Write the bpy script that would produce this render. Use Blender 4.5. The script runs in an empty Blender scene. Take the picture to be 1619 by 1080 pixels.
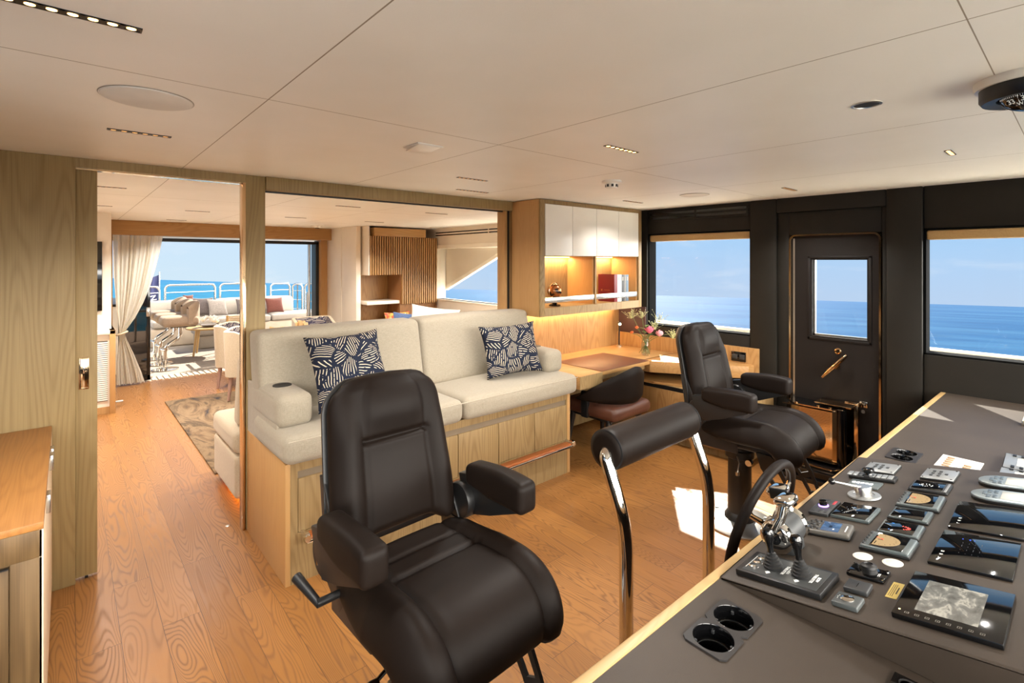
import bpy, bmesh, math, random
from mathutils import Vector, Matrix
random.seed(7)
SC = bpy.context.scene
COL = SC.collection
PI = math.pi
R_ = math.radians

# ---------------------------------------------------------------- survey of the photograph (camera model)
FPX, EYE, YAW, HY = 800.0, 1.6, R_(41.37), 412.0
VF = Vector((math.sin(YAW), math.cos(YAW), 0)); VR = Vector((math.cos(YAW), -math.sin(YAW), 0))
def ray(px, py):
    d = VF*FPX + VR*(px-809.5); d.z = -(py-HY); return d
def at_z(px, py, z):
    d = ray(px, py); return Vector((0, 0, EYE)) + d*((z-EYE)/d.z)
def at_y(px, py, y):
    d = ray(px, py); return Vector((0, 0, EYE)) + d*(y/d.y)
def at_x(px, py, x):
    d = ray(px, py); return Vector((0, 0, EYE)) + d*(x/d.x)
PZ0, PY0, PSL = 0.72, 0.70, 0.165          # sloping instrument panel: z = PZ0 + PSL*(PY0 - y)
def at_panel(px, py, up=0.0):
    d = ray(px, py); k = (PZ0 + up + PSL*PY0 - EYE)/(d.z + PSL*d.y)
    return Vector((0, 0, EYE)) + d*k

# ---------------------------------------------------------------- object helpers
WM = {}
def tag(o, label=None, cat=None, group=None, kind=None):
    if label: o['label'] = label
    if cat: o['category'] = cat
    if group: o['group'] = group
    if kind: o['kind'] = kind
    return o
def thing(name, label, cat, loc=(0, 0, 0), rz=0.0, group=None):
    o = bpy.data.objects.new(name, None); COL.objects.link(o)
    o.empty_display_size = 0.05
    o.location = loc; o.rotation_euler = (0, 0, rz)
    WM[o.name] = Matrix.Translation(Vector(loc)) @ Matrix.Rotation(rz, 4, 'Z')
    return tag(o, label, cat, group)
def part(name, mb, mat, parent=None, local=False, label=None, sharp=35, flat=False):
    me = bpy.data.meshes.new(name)
    bm = mb.bm
    bmesh.ops.recalc_face_normals(bm, faces=bm.faces)
    bm.to_mesh(me); bm.free()
    o = bpy.data.objects.new(name, me); COL.objects.link(o)
    me.materials.append(mat)
    if parent is not None:
        m = WM[parent.name]
        if not local: me.transform(m.inverted())
        o.parent = parent
        WM[o.name] = m
    else:
        WM[o.name] = Matrix.Identity(4)
    if not flat:
        me.shade_smooth(); me.set_sharp_from_angle(angle=R_(sharp))
    if label: o['label'] = label
    return o
def solo(name, mb, mat, label, cat, group=None, loc=None, **k):
    """a thing that is one mesh, origin moved to loc"""
    o = part(name, mb, mat, None, **k)
    if loc is not None:
        o.data.transform(Matrix.Translation(-Vector(loc))); o.location = loc
        WM[o.name] = Matrix.Translation(Vector(loc))
    return tag(o, label, cat, group)
def struct(name, mb, mat, parent=None, **k):
    o = part(name, mb, mat, parent, **k)
    if parent is None: o['kind'] = 'structure'
    return o
def dup(root, loc, rz=None, label=None, name=None):
    r = root.copy(); COL.objects.link(r); r.location = loc
    if rz is not None: r.rotation_euler = (0, 0, rz)
    if label: r['label'] = label
    WM[r.name] = Matrix.Translation(Vector(loc)) @ Matrix.Rotation(r.rotation_euler.z, 4, 'Z')
    for ch in list(root.children):
        c = ch.copy(); COL.objects.link(c); c.parent = r; WM[c.name] = WM[r.name]
        for g in list(ch.children):
            d = g.copy(); COL.objects.link(d); d.parent = c; WM[d.name] = WM[r.name]
    return r

class MB:
    def __init__(s): s.bm = bmesh.new()
    def _add(s, t, M=None):
        if M is not None: bmesh.ops.transform(t, matrix=M, verts=t.verts)
        me = bpy.data.meshes.new('tmp'); t.to_mesh(me); t.free(); s.bm.from_mesh(me); bpy.data.meshes.remove(me); return s
    def box(s, x0, x1, y0, y1, z0, z1, bev=0.0, seg=2, M=None):
        t = bmesh.new(); bmesh.ops.create_cube(t, size=1.0)
        for v in t.verts:
            v.co = Vector(((x0+x1)/2+v.co.x*(x1-x0), (y0+y1)/2+v.co.y*(y1-y0), (z0+z1)/2+v.co.z*(z1-z0)))
        if bev > 0: bmesh.ops.bevel(t, geom=t.edges[:], offset=bev, segments=seg, profile=0.5, affect='EDGES')
        return s._add(t, M)
    def soft(s, x0, x1, y0, y1, z0, z1, r, puff=(0, 0, 0), n=7, M=None, f=None):
        """rounded box with bulging faces"""
        h = Vector(((x1-x0)/2, (y1-y0)/2, (z1-z0)/2)); c = Vector(((x0+x1)/2, (y0+y1)/2, (z0+z1)/2))
        r = min(r, h.x*.999, h.y*.999, h.z*.999)
        def knots(a):
            k = [-a, -a+.12*r, -a+.33*r, -a+.62*r, -a+r]
            m = [(-a+r)+(2*a-2*r)*i/n for i in range(1, n)] if a-r > 1e-4 else []
            return k + m + [-q for q in reversed(k)]
        K = [knots(a) for a in h]; t = bmesh.new(); cache = {}
        def P(i, j, k):
            key = (i, j, k)
            if key in cache: return cache[key]
            q = Vector((K[0][i], K[1][j], K[2][k]))
            inn = Vector([max(-(h[a]-r), min(h[a]-r, q[a])) for a in range(3)])
            d = q-inn
            if d.length > 1e-9: d = d.normalized()*r
            p = inn+d
            u = [p[a]/h[a] for a in range(3)]
            for a in range(3):
                b, e = [x for x in range(3) if x != a]
                p[a] += puff[a]*u[a]*max(0, 1-u[b]**2)*max(0, 1-u[e]**2)
            p += c
            if f: p = f(p)
            cache[key] = t.verts.new(p); return cache[key]
        N = [len(k)-1 for k in K]
        for a in range(3):
            b, e = [x for x in range(3) if x != a]
            for side in (0, N[a]):
                for i in range(N[b]):
                    for j in range(N[e]):
                        q = []
                        for di, dj in ((0, 0), (1, 0), (1, 1), (0, 1)):
                            idx = [0, 0, 0]; idx[a] = side; idx[b] = i+di; idx[e] = j+dj; q.append(P(*idx))
                        t.faces.new(q)
        return s._add(t, M)
    def tube(s, pts, r, n=12, closed=False, caps=True, M=None, flat=1.0):
        t = bmesh.new(); pts = [Vector(p) for p in pts]; L = len(pts)
        rs = r if isinstance(r, (list, tuple)) else [r]*L
        rings = []; prev = None
        for i in range(L):
            if closed: tg = pts[(i+1) % L]-pts[i-1]
            else: tg = pts[min(i+1, L-1)]-pts[max(i-1, 0)]
            tg.normalize()
            if prev is None:
                up = Vector((0, 0, 1)) if abs(tg.z) < .9 else Vector((1, 0, 0))
                a = tg.cross(up).normalized()
            else:
                a = (prev-tg*prev.dot(tg)).normalized()
            prev = a; b = tg.cross(a)
            rings.append([t.verts.new(pts[i]+(a*math.cos(2*PI*k/n)+b*math.sin(2*PI*k/n)*flat)*rs[i]) for k in range(n)])
        for i in range(L if closed else L-1):
            A, B = rings[i], rings[(i+1) % L]
            for k in range(n): t.faces.new((A[k], A[(k+1) % n], B[(k+1) % n], B[k]))
        if caps and not closed:
            t.faces.new(rings[0]); t.faces.new(rings[-1])
        return s._add(t, M)
    def lathe(s, prof, n=24, c=(0, 0, 0), axis='Z', M=None, cap=True):
        t = bmesh.new(); rings = []
        for r, z in prof:
            rings.append([t.verts.new((r*math.cos(2*PI*k/n), r*math.sin(2*PI*k/n), z)) for k in range(n)] if r > 1e-6 else [t.verts.new((0, 0, z))])
        for A, B in zip(rings, rings[1:]):
            for k in range(n):
                q = [A[k % len(A)], A[(k+1) % len(A)], B[(k+1) % len(B)], B[k % len(B)]]
                q2 = []
                for v in q:
                    if v not in q2: q2.append(v)
                if len(q2) > 2: t.faces.new(q2)
        if cap and len(rings[0]) > 1: t.faces.new(rings[0])
        if cap and len(rings[-1]) > 1: t.faces.new(rings[-1])
        rot = {'Z': Matrix.Identity(4), 'X': Matrix.Rotation(PI/2, 4, 'Y'), 'Y': Matrix.Rotation(-PI/2, 4, 'X')}[axis]
        T = Matrix.Translation(Vector(c)) @ rot
        return s._add(t, T if M is None else M @ T)
    def prism(s, pts, vec, bev=0.0, M=None, seg=2):
        t = bmesh.new(); vec = Vector(vec)
        a = [t.verts.new(Vector(p)) for p in pts]; b = [t.verts.new(Vector(p)+vec) for p in pts]
        t.faces.new(a); t.faces.new(list(reversed(b)))
        n = len(a)
        for i in range(n): t.faces.new((a[i], b[i], b[(i+1) % n], a[(i+1) % n]))
        bmesh.ops.recalc_face_normals(t, faces=t.faces)
        if bev > 0: bmesh.ops.bevel(t, geom=t.edges[:], offset=bev, segments=seg, profile=0.5, affect='EDGES')
        return s._add(t, M)
    def grid(s, fn, nu, nv, cu=False, M=None):
        t = bmesh.new()
        V = [[t.verts.new(Vector(fn(i/nu, j/nv))) for j in range(nv+1)] for i in range(nu if cu else nu+1)]
        for i in range(nu):
            for j in range(nv):
                t.faces.new((V[i][j], V[(i+1) % len(V)][j], V[(i+1) % len(V)][j+1], V[i][j+1]))
        return s._add(t, M)
    def quad(s, *p):
        s.bm.faces.new([s.bm.verts.new(Vector(q)) for q in p]); return s
    def pillow(s, w, h, t, M=None, n=22, pinch=.10):
        """square scatter cushion in the XZ plane, thickness along Y, with drawn-out corners"""
        def side(sg):
            def fn(a, b):
                u, v = 2*a-1, 2*b-1
                k = (max(0, 1-abs(u)**2.4)*max(0, 1-abs(v)**2.4))**.52
                x = u*w/2*(1-pinch*(1-v*v)*u*u); z = v*h/2*(1-pinch*(1-u*u)*v*v)
                return (x, sg*t/2*k, z)
            return fn
        tt = bmesh.new(); me = bpy.data.meshes.new('t')
        q = MB(); q.grid(side(1), n, n); q.grid(side(-1), n, n)
        bmesh.ops.remove_doubles(q.bm, verts=q.bm.verts, dist=1e-5)
        q.bm.to_mesh(me); q.bm.free(); tt.from_mesh(me); bpy.data.meshes.remove(me)
        return s._add(tt, M)
    def pad(s, path, width, front, back, nu=40, ns=40, M=None, x0=0.0):
        """upholstered pad swept along a (y,z) path; front(u,s) and back(u,s) give its two faces"""
        pts = [Vector((p[0], p[1])) for p in path]
        seg = [0]
        for a, b in zip(pts, pts[1:]): seg.append(seg[-1]+(b-a).length)
        L = seg[-1]
        def at(sv):
            d = sv*L
            for i in range(len(pts)-1):
                if d <= seg[i+1]+1e-9:
                    k = (d-seg[i])/(seg[i+1]-seg[i]); 
                    p0 = pts[max(i-1, 0)]; p1 = pts[i]; p2 = pts[i+1]; p3 = pts[min(i+2, len(pts)-1)]
                    P = .5*((2*p1)+(p2-p0)*k+(2*p0-5*p1+4*p2-p3)*k*k+(3*p1-p0-3*p2+p3)*k**3)
                    return P
            return pts[-1]
        t = bmesh.new(); rings = []
        for j in range(ns+1):
            sv = j/ns
            P = at(sv); T = (at(min(1, sv+.01))-at(max(0, sv-.01))).normalized()
            Nn = Vector((T.y, -T.x))
            w = width(sv)/2; ring = []
            for i in range(nu+1):
                u = -math.cos(PI*i/nu)
                q = P+Nn*front(u, sv); ring.append(t.verts.new((x0+u*w, q.x, q.y)))
            for i in range(1, nu):
                u = math.cos(PI*i/nu)
                q = P-Nn*back(u, sv); ring.append(t.verts.new((x0+u*w, q.x, q.y)))
            rings.append(ring)
        n = len(rings[0])
        for A, B in zip(rings, rings[1:]):
            for k in range(n): t.faces.new((A[k], A[(k+1) % n], B[(k+1) % n], B[k]))
        t.faces.new(rings[0]); t.faces.new(rings[-1])
        return s._add(t, M)

def bez(p0, p1, p2, p3, n=10):
    p0, p1, p2, p3 = map(Vector, (p0, p1, p2, p3))
    return [p0*(1-t)**3+p1*3*t*(1-t)**2+p2*3*t*t*(1-t)+p3*t**3 for t in [i/n for i in range(n+1)]]
def fillet(pts, r, n=6):
    pts = [Vector(p) for p in pts]; out = [pts[0]]
    for a, b, c in zip(pts, pts[1:], pts[2:]):
        d1 = (a-b); d2 = (c-b); k = min(r, d1.length*.49, d2.length*.49)
        A = b+d1.normalized()*k; B = b+d2.normalized()*k
        for i in range(n+1):
            t = i/n; out.append(A*(1-t)**2+b*2*t*(1-t)+B*t*t)
    out.append(pts[-1]); return out

def text(body, size, M, mat, parent, name='lettering', ex=0.0004, align='CENTER'):
    cu = bpy.data.curves.new(name, 'FONT'); cu.body = body; cu.size = size; cu.extrude = ex
    cu.align_x = align; cu.align_y = 'CENTER'
    tmp = bpy.data.objects.new(name, cu); COL.objects.link(tmp)
    me = bpy.data.meshes.new_from_object(tmp.evaluated_get(bpy.context.evaluated_depsgraph_get()))
    bpy.data.objects.remove(tmp); bpy.data.curves.remove(cu)
    o = bpy.data.objects.new(name, me); me.name = name; COL.objects.link(o); me.materials.clear(); me.materials.append(mat)
    o.parent = parent; o.matrix_local = WM[parent.name].inverted() @ M
    WM[o.name] = WM[parent.name]
    return o

# ---------------------------------------------------------------- materials
def lin(c):
    f = lambda v: (v/255/12.92) if v/255 <= .04045 else ((v/255+.055)/1.055)**2.4
    return (f(c[0]), f(c[1]), f(c[2]), 1)
class NT:
    def __init__(s, name):
        s.m = bpy.data.materials.new(name); s.m.use_nodes = True; s.t = s.m.node_tree
        s.b = s.t.nodes['Principled BSDF']; s.out = s.t.nodes['Material Output']
    def n(s, typ, **k):
        o = s.t.nodes.new('ShaderNode'+typ)
        for a, v in k.items(): setattr(o, a, v)
        return o
    def l(s, a, b): s.t.links.new(a, b)
    def val(s, node, **k):
        for a, v in k.items(): node.inputs[a.replace('_', ' ')].default_value = v
        return node
    def coord(s, scale=(1, 1, 1), rot=(0, 0, 0), loc=(0, 0, 0)):
        tc = s.n('TexCoord'); mp = s.n('Mapping'); s.l(tc.outputs['Object'], mp.inputs[0])
        mp.inputs['Scale'].default_value = scale; mp.inputs['Rotation'].default_value = rot; mp.inputs['Location'].default_value = loc
        return mp.outputs[0]
    def math(s, op, a, b=None, c=None):
        o = s.n('Math', operation=op)
        for i, v in enumerate((a, b, c)):
            if v is None: continue
            if isinstance(v, (int, float)): o.inputs[i].default_value = v
            else: s.l(v, o.inputs[i])
        return o.outputs[0]
    def vmath(s, op, a, b=None):
        o = s.n('VectorMath', operation=op)
        for i, v in enumerate((a, b)):
            if v is None: continue
            if isinstance(v, (tuple, list, Vector)): o.inputs[i].default_value = v
            else: s.l(v, o.inputs[i])
        return o
    def ramp(s, fac, stops, interp='LINEAR'):
        r = s.n('ValToRGB'); r.color_ramp.interpolation = interp
        e = r.color_ramp.elements
        while len(e) < len(stops): e.new(.5)
        for x, (p, c) in zip(e, stops): x.position = p; x.color = c if len(c) == 4 else (*c, 1)
        s.l(fac, r.inputs[0]); return r.outputs[0]
    def noise(s, vec, scale=5, detail=2, rough=.5, dist=0):
        o = s.n('TexNoise'); s.l(vec, o.inputs['Vector'])
        o.inputs['Scale'].default_value = scale; o.inputs['Detail'].default_value = detail
        o.inputs['Roughness'].default_value = rough; o.inputs['Distortion'].default_value = dist
        return o
    def mix(s, fac, a, b, blend='MIX'):
        o = s.n('Mix', data_type='RGBA', blend_type=blend)
        for i, v in ((0, fac), (6, a), (7, b)):
            if isinstance(v, (int, float)): o.inputs[i].default_value = v
            elif isinstance(v, (tuple, list)): o.inputs[i].default_value = v
            else: s.l(v, o.inputs[i])
        return o.outputs[2]
    def bump(s, h, strength=.2, dist=.01):
        b = s.n('Bump'); b.inputs['Strength'].default_value = strength; b.inputs['Distance'].default_value = dist
        s.l(h, b.inputs['Height']); s.l(b.outputs[0], s.b.inputs['Normal'])
    def set(s, rough=.5, metal=0.0, spec=.5):
        s.b.inputs['Roughness'].default_value = rough; s.b.inputs['Metallic'].default_value = metal
        s.b.inputs['Specular IOR Level'].default_value = spec
_plain = {}
def plain(name, rgb, rough=.5, metal=0.0, spec=.5, emit=None, es=0.0, var=.06, bump=0.0, bs=400):
    """one-colour surface with a little procedural variation"""
    if name in _plain: return _plain[name]
    t = NT(name); t.set(rough, metal, spec); c = lin(rgb)
    nz = t.noise(t.coord(), 6, 3)
    lo = tuple(v*(1-var) for v in c[:3])+(1,); hi = tuple(min(1, v*(1+var)) for v in c[:3])+(1,)
    t.l(t.ramp(nz.outputs['Fac'], [(.3, lo), (.7, hi)]), t.b.inputs['Base Color'])
    if bump: t.bump(t.noise(t.coord(), bs, 2).outputs['Fac'], bump, .002)
    if emit is not None:
        t.b.inputs['Emission Color'].default_value = lin(emit); t.b.inputs['Emission Strength'].default_value = es
    _plain[name] = t.m; return t.m

def wood(name, light, dark, axis='z', size=1.0, rough=.45, contrast=1.0, spec=.35):
    """oak veneer: stretched contour grain plus fine pores running along one axis"""
    t = NT(name); t.set(rough, 0, spec)
    long_, short = .55/size, 5.0/size
    sc = {'x': (long_, short, short), 'y': (short, long_, short), 'z': (short, short, long_)}[axis]
    fs = {'x': (3, 260, 260), 'y': (260, 3, 260), 'z': (260, 260, 3)}[axis]
    n1 = t.noise(t.coord(sc), 1.0, 1.5, .5, .25)
    rings = t.math('SINE', t.math('MULTIPLY', n1.outputs['Fac'], 150.0))
    rings = t.math('MULTIPLY_ADD', rings, .5, .5)
    rings = t.math('POWER', rings, 2.0)
    fine = t.noise(t.coord(fs), 1.0, 2, .6)
    big = t.noise(t.coord(tuple(v*.5 for v in sc)), 1.3, 2)
    f = t.math('ADD', t.math('MULTIPLY', rings, .34*contrast), t.math('MULTIPLY', fine.outputs['Fac'], .62))
    f = t.math('ADD', f, t.math('MULTIPLY_ADD', big.outputs['Fac'], .5, -.28))
    t.l(t.ramp(f, [(.12, lin(light)), (.85, lin(dark))]), t.b.inputs['Base Color'])
    t.bump(f, .06, .002)
    return t.m
# ================================================================ MATERIALS
def floor_mat():
    t = NT('oak_floor_planks'); t.set(.36, 0, .5)
    tc = t.n('TexCoord'); sp = t.n('SeparateXYZ'); t.l(tc.outputs['Object'], sp.inputs[0])
    X, Y = sp.outputs[0], sp.outputs[1]
    cb = t.n('CombineXYZ'); t.l(t.math('ADD', Y, 20.62), cb.inputs[0]); t.l(t.math('ADD', X, 143.5-.030), cb.inputs[1])
    br = t.n('TexBrick'); t.l(cb.outputs[0], br.inputs['Vector'])
    br.offset = .37; br.offset_frequency = 2; br.squash = 1
    br.inputs['Color1'].default_value = (0, 0, 0, 1); br.inputs['Color2'].default_value = (1, 1, 1, 1)
    br.inputs['Mortar'].default_value = (.5, .5, .5, 1)
    for k, v in (('Scale', 1.0), ('Mortar Size', .0011), ('Mortar Smooth', .1), ('Bias', 0.0), ('Brick Width', 1.25), ('Row Height', .1435)): br.inputs[k].default_value = v
    rnd = t.n('SeparateColor'); t.l(br.outputs['Color'], rnd.inputs[0]); rnd = rnd.outputs[0]
    gv = t.n('CombineXYZ'); t.l(t.math('MULTIPLY', X, 8.5), gv.inputs[0]); t.l(t.math('MULTIPLY', Y, 1.05), gv.inputs[1]); t.l(t.math('MULTIPLY', rnd, 53.0), gv.inputs[2])
    n1 = t.noise(gv.outputs[0], 1.0, 1.2, .45, .3)
    ph = t.math('MULTIPLY', n1.outputs['Fac'], 190.0)
    ring = t.math('POWER', t.math('MULTIPLY_ADD', t.math('SINE', ph), .5, .5), 3.0)
    fv = t.n('CombineXYZ'); t.l(t.math('MULTIPLY', X, 260.0), fv.inputs[0]); t.l(t.math('MULTIPLY', Y, 4.0), fv.inputs[1]); t.l(t.math('MULTIPLY', rnd, 9.0), fv.inputs[2])
    fine = t.noise(fv.outputs[0], 1.0, 2, .6)
    tone = t.ramp(rnd, [(0, lin((138, 90, 42))), (.5, lin((150, 101, 50))), (1, lin((128, 82, 37)))])
    col = t.mix(t.math('MULTIPLY', ring, t.math('MULTIPLY_ADD', t.math('FRACT', t.math('MULTIPLY', rnd, 7.3)), .50, .28)), tone, lin((92, 55, 28)))
    col = t.mix(t.math('MULTIPLY', fine.outputs['Fac'], .22), col, lin((176, 128, 76)))
    col = t.mix(br.outputs['Fac'], col, lin((78, 48, 26)))
    t.l(col, t.b.inputs['Base Color'])
    t.l(t.math('MULTIPLY_ADD', ring, .16, .30), t.b.inputs['Roughness'])
    h = t.math('SUBTRACT', t.math('MULTIPLY', ring, -.35), t.math('MULTIPLY', br.outputs['Fac'], 1.5))
    t.bump(h, .22, .002)
    return t.m
def ceiling_mat():
    t = NT('ceiling_vinyl'); t.set(.45, 0, .35)
    tc = t.n('TexCoord'); sp = t.n('SeparateXYZ'); t.l(tc.outputs['Object'], sp.inputs[0])
    X, Y = sp.outputs[0], sp.outputs[1]
    def line(co, at, w): return t.math('LESS_THAN', t.math('ABSOLUTE', t.math('SUBTRACT', co, at)), w)
    m = None
    for co, at in ((X, .480), (X, 1.43), (X, 2.39), (X, 3.40), (Y, 1.712), (Y, .167)):
        q = line(co, at, .0014 if at < .2 else .0019); m = q if m is None else t.math('MAXIMUM', m, q)
    for at in (4.95, 6.75):
        m = t.math('MAXIMUM', m, line(Y, at, .003))
    nz = t.noise(t.coord(), 3, 2)
    base = t.ramp(nz.outputs['Fac'], [(.3, lin((239, 237, 230))), (.7, lin((244, 242, 236)))])
    t.l(t.mix(m, base, lin((150, 138, 120))), t.b.inputs['Base Color'])
    h = t.math('SUBTRACT', t.math('MULTIPLY', t.noise(t.coord(), 330, 2).outputs['Fac'], .18), t.math('MULTIPLY', m, 1.2))
    t.bump(h, .35, .003)
    return t.m
def leaf_print(name, ground, line_, scale, navy2):
    t = NT(name); t.set(.75, 0, .2)
    v = t.coord((1, .25, 1)); 
    wob = t.noise(v, 7, 2)
    vv = t.vmath('ADD', v, t.vmath('SCALE', t.vmath('SUBTRACT', wob.outputs['Color'], (.5, .5, .5)).outputs[0]).outputs[0])
    vv.inputs[1].default_value = (0, 0, 0)
    sc = [n for n in t.t.nodes if n.type == 'VECT_MATH' and n.operation == 'SCALE'][-1]; sc.inputs['Scale'].default_value = .05
    def cell(feature):
        o = t.n('TexVoronoi', feature=feature, voronoi_dimensions='3D'); t.l(vv.outputs[0], o.inputs['Vector']); o.inputs['Scale'].default_value = scale; return o
    f1 = cell('F1'); de = cell('DISTANCE_TO_EDGE')
    d = t.vmath('SUBTRACT', t.vmath('SCALE', vv.outputs[0]).outputs[0], f1.outputs['Position'])
    [n for n in t.t.nodes if n.type == 'VECT_MATH' and n.operation == 'SCALE'][-1].inputs['Scale'].default_value = 1.0
    s3 = t.n('SeparateXYZ'); t.l(d.outputs[0], s3.inputs[0])
    sc3 = t.n('SeparateColor'); t.l(f1.outputs['Color'], sc3.inputs[0])
    ang = t.math('MULTIPLY', sc3.outputs[0], 6.283)
    ca, sa = t.math('COSINE', ang), t.math('SINE', ang)
    al = t.math('ADD', t.math('MULTIPLY', s3.outputs[0], ca), t.math('MULTIPLY', s3.outputs[2], sa))
    ac = t.math('SUBTRACT', t.math('MULTIPLY', s3.outputs[2], ca), t.math('MULTIPLY', s3.outputs[0], sa))
    cur = t.math('MULTIPLY_ADD', t.math('MULTIPLY', al, al), 6.0*scale/16, ac)
    st = t.math('SINE', t.math('MULTIPLY', t.math('MULTIPLY', ac, t.math('MULTIPLY_ADD', t.math('MULTIPLY', al, al), 110.0, 1.0)), 430.0))
    st = t.math('GREATER_THAN', st, .66)
    gate = t.math('GREATER_THAN', de.outputs['Distance'], .06)
    brk = t.math('GREATER_THAN', t.noise(v, 38, 1).outputs['Fac'], .34)
    f = t.math('MULTIPLY', t.math('MULTIPLY', st, gate), brk)
    gr = t.mix(t.noise(v, 5, 2).outputs['Fac'], lin(ground), lin(navy2))
    t.l(t.mix(f, gr, lin(line_)), t.b.inputs['Base Color'])
    t.bump(t.noise(t.coord(), 500, 1).outputs['Fac'], .2, .001)
    return t.m
def fabric(name, rgb, rgb2, scale=420):
    t = NT(name); t.set(.85, 0, .15)
    t.b.inputs['Sheen Weight'].default_value = .15
    w1 = t.noise(t.coord((1, 1, .12)), scale, 2); w2 = t.noise(t.coord((.12, 1, 1)), scale, 2)
    f = t.math('MULTIPLY_ADD', w1.outputs['Fac'], .5, t.math('MULTIPLY', w2.outputs['Fac'], .5))
    t.l(t.ramp(f, [(.38, lin(rgb2)), (.62, lin(rgb))]), t.b.inputs['Base Color'])
    t.bump(f, .25, .0015)
    return t.m
def leather(name, rgb, rough=.42, grain=900, b=.12, spec=.45):
    t = NT(name); t.set(rough, 0, spec); c = lin(rgb)
    nz = t.noise(t.coord(), 5, 3)
    t.l(t.ramp(nz.outputs['Fac'], [(.3, tuple(v*.88 for v in c[:3])+(1,)), (.7, tuple(v*1.1 for v in c[:3])+(1,))]), t.b.inputs['Base Color'])
    vo = t.n('TexVoronoi'); t.l(t.coord(), vo.inputs['Vector']); vo.inputs['Scale'].default_value = grain
    t.bump(vo.outputs['Distance'], b, .0008)
    return t.m
def glass_mat(name, tint=(1, 1, 1, 1), refl=1.0):
    t = NT(name); nt = t.t
    tr = t.n('BsdfTransparent'); tr.inputs[0].default_value = tint
    gl = t.n('BsdfGlossy'); gl.inputs['Roughness'].default_value = 0.0
    lw = t.n('LayerWeight'); lw.inputs[0].default_value = .5
    fr = t.math('MULTIPLY_ADD', t.math('POWER', lw.outputs['Facing'], 5.0), .9*refl, .018*refl)
    mx = t.n('MixShader'); t.l(fr, mx.inputs[0]); t.l(tr.outputs[0], mx.inputs[1]); t.l(gl.outputs[0], mx.inputs[2])
    nt.links.new(mx.outputs[0], t.out.inputs[0]); nt.nodes.remove(t.b)
    return t.m
def sheer_mat():
    t = NT('sheer_curtain_cloth'); nt = t.t
    tl = t.n('BsdfTranslucent'); df = t.n('BsdfDiffuse'); tr = t.n('BsdfTransparent')
    w = t.noise(t.coord((1, 1, .05)), 260, 2)
    c = t.ramp(w.outputs['Fac'], [(.3, lin((246, 238, 222))), (.7, lin((253, 249, 240)))])
    t.l(c, tl.inputs[0]); t.l(c, df.inputs[0])
    m1 = t.n('MixShader'); m1.inputs[0].default_value = .5; t.l(tl.outputs[0], m1.inputs[1]); t.l(df.outputs[0], m1.inputs[2])
    m2 = t.n('MixShader'); m2.inputs[0].default_value = .10; t.l(m1.outputs[0], m2.inputs[1]); t.l(tr.outputs[0], m2.inputs[2])
    nt.links.new(m2.outputs[0], t.out.inputs[0]); nt.nodes.remove(t.b)
    return t.m
def sea_mat():
    t = NT('sea_water'); t.set(.5, 0, .03)
    tc = t.n('TexCoord'); sp = t.n('SeparateXYZ'); t.l(tc.outputs['Object'], sp.inputs[0])
    ge = t.n('NewGeometry'); sg = t.n('SeparateXYZ'); t.l(ge.outputs['Position'], sg.inputs[0]); at = t.math('ABSOLUTE', t.math('ARCTAN2', sg.outputs[0], sg.outputs[1]))
    k = t.n('MapRange'); t.l(at, k.inputs[0]); k.inputs[1].default_value = .25; k.inputs[2].default_value = .8
    r = t.n('VectorMath', operation='LENGTH'); t.l(tc.outputs['Object'], r.inputs[0])
    far = t.n('MapRange'); t.l(t.math('LOGARITHM', r.outputs['Value'], 10.0), far.inputs[0]); far.inputs[1].default_value = 1.9; far.inputs[2].default_value = 3.5
    lr = t.math('LOGARITHM', r.outputs['Value'], 2.718)
    rip = t.n('CombineXYZ'); t.l(t.math('MULTIPLY', at, 16.0), rip.inputs[0]); t.l(t.math('MULTIPLY', lr, 26.0), rip.inputs[1])
    n1 = t.noise(rip.outputs[0], 1.0, 4, .65)
    rip2 = t.n('CombineXYZ'); t.l(t.math('MULTIPLY', at, 2.2), rip2.inputs[0]); t.l(t.math('MULTIPLY', lr, 5.0), rip2.inputs[1])
    n2 = t.noise(rip2.outputs[0], 1.0, 3, .6)
    near = t.mix(k.outputs[0], lin((20, 78, 98)), lin((8, 48, 78)))
    dist = t.mix(k.outputs[0], lin((22, 68, 96)), lin((18, 52, 84)))
    c = t.mix(far.outputs[0], near, dist)
    c = t.mix(t.math('MULTIPLY', t.ramp(n1.outputs['Fac'], [(.42, (0, 0, 0)), (.66, (1, 1, 1))]), .42), c, lin((5, 32, 60)))
    c = t.mix(t.math('MULTIPLY', t.ramp(n2.outputs['Fac'], [(.45, (0, 0, 0)), (.7, (1, 1, 1))]), .30), c, lin((50, 84, 104)))
    t.l(c, t.b.inputs['Base Color'])
    return t.m
def rug_mat():
    t = NT('rug_pile'); t.set(.95, 0, .1)
    n = t.noise(t.coord((2.2, .9, 1)), 1.4, 5, .62, 2.2)
    c = t.ramp(n.outputs['Fac'], [(.30, lin((48, 47, 50))), (.42, lin((104, 84, 64))), (.52, lin((126, 104, 80))), (.62, lin((82, 68, 54))), (.75, lin((112, 96, 78)))])
    t.l(c, t.b.inputs['Base Color']); t.bump(t.noise(t.coord(), 300, 2).outputs['Fac'], .6, .004)
    return t.m
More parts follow.
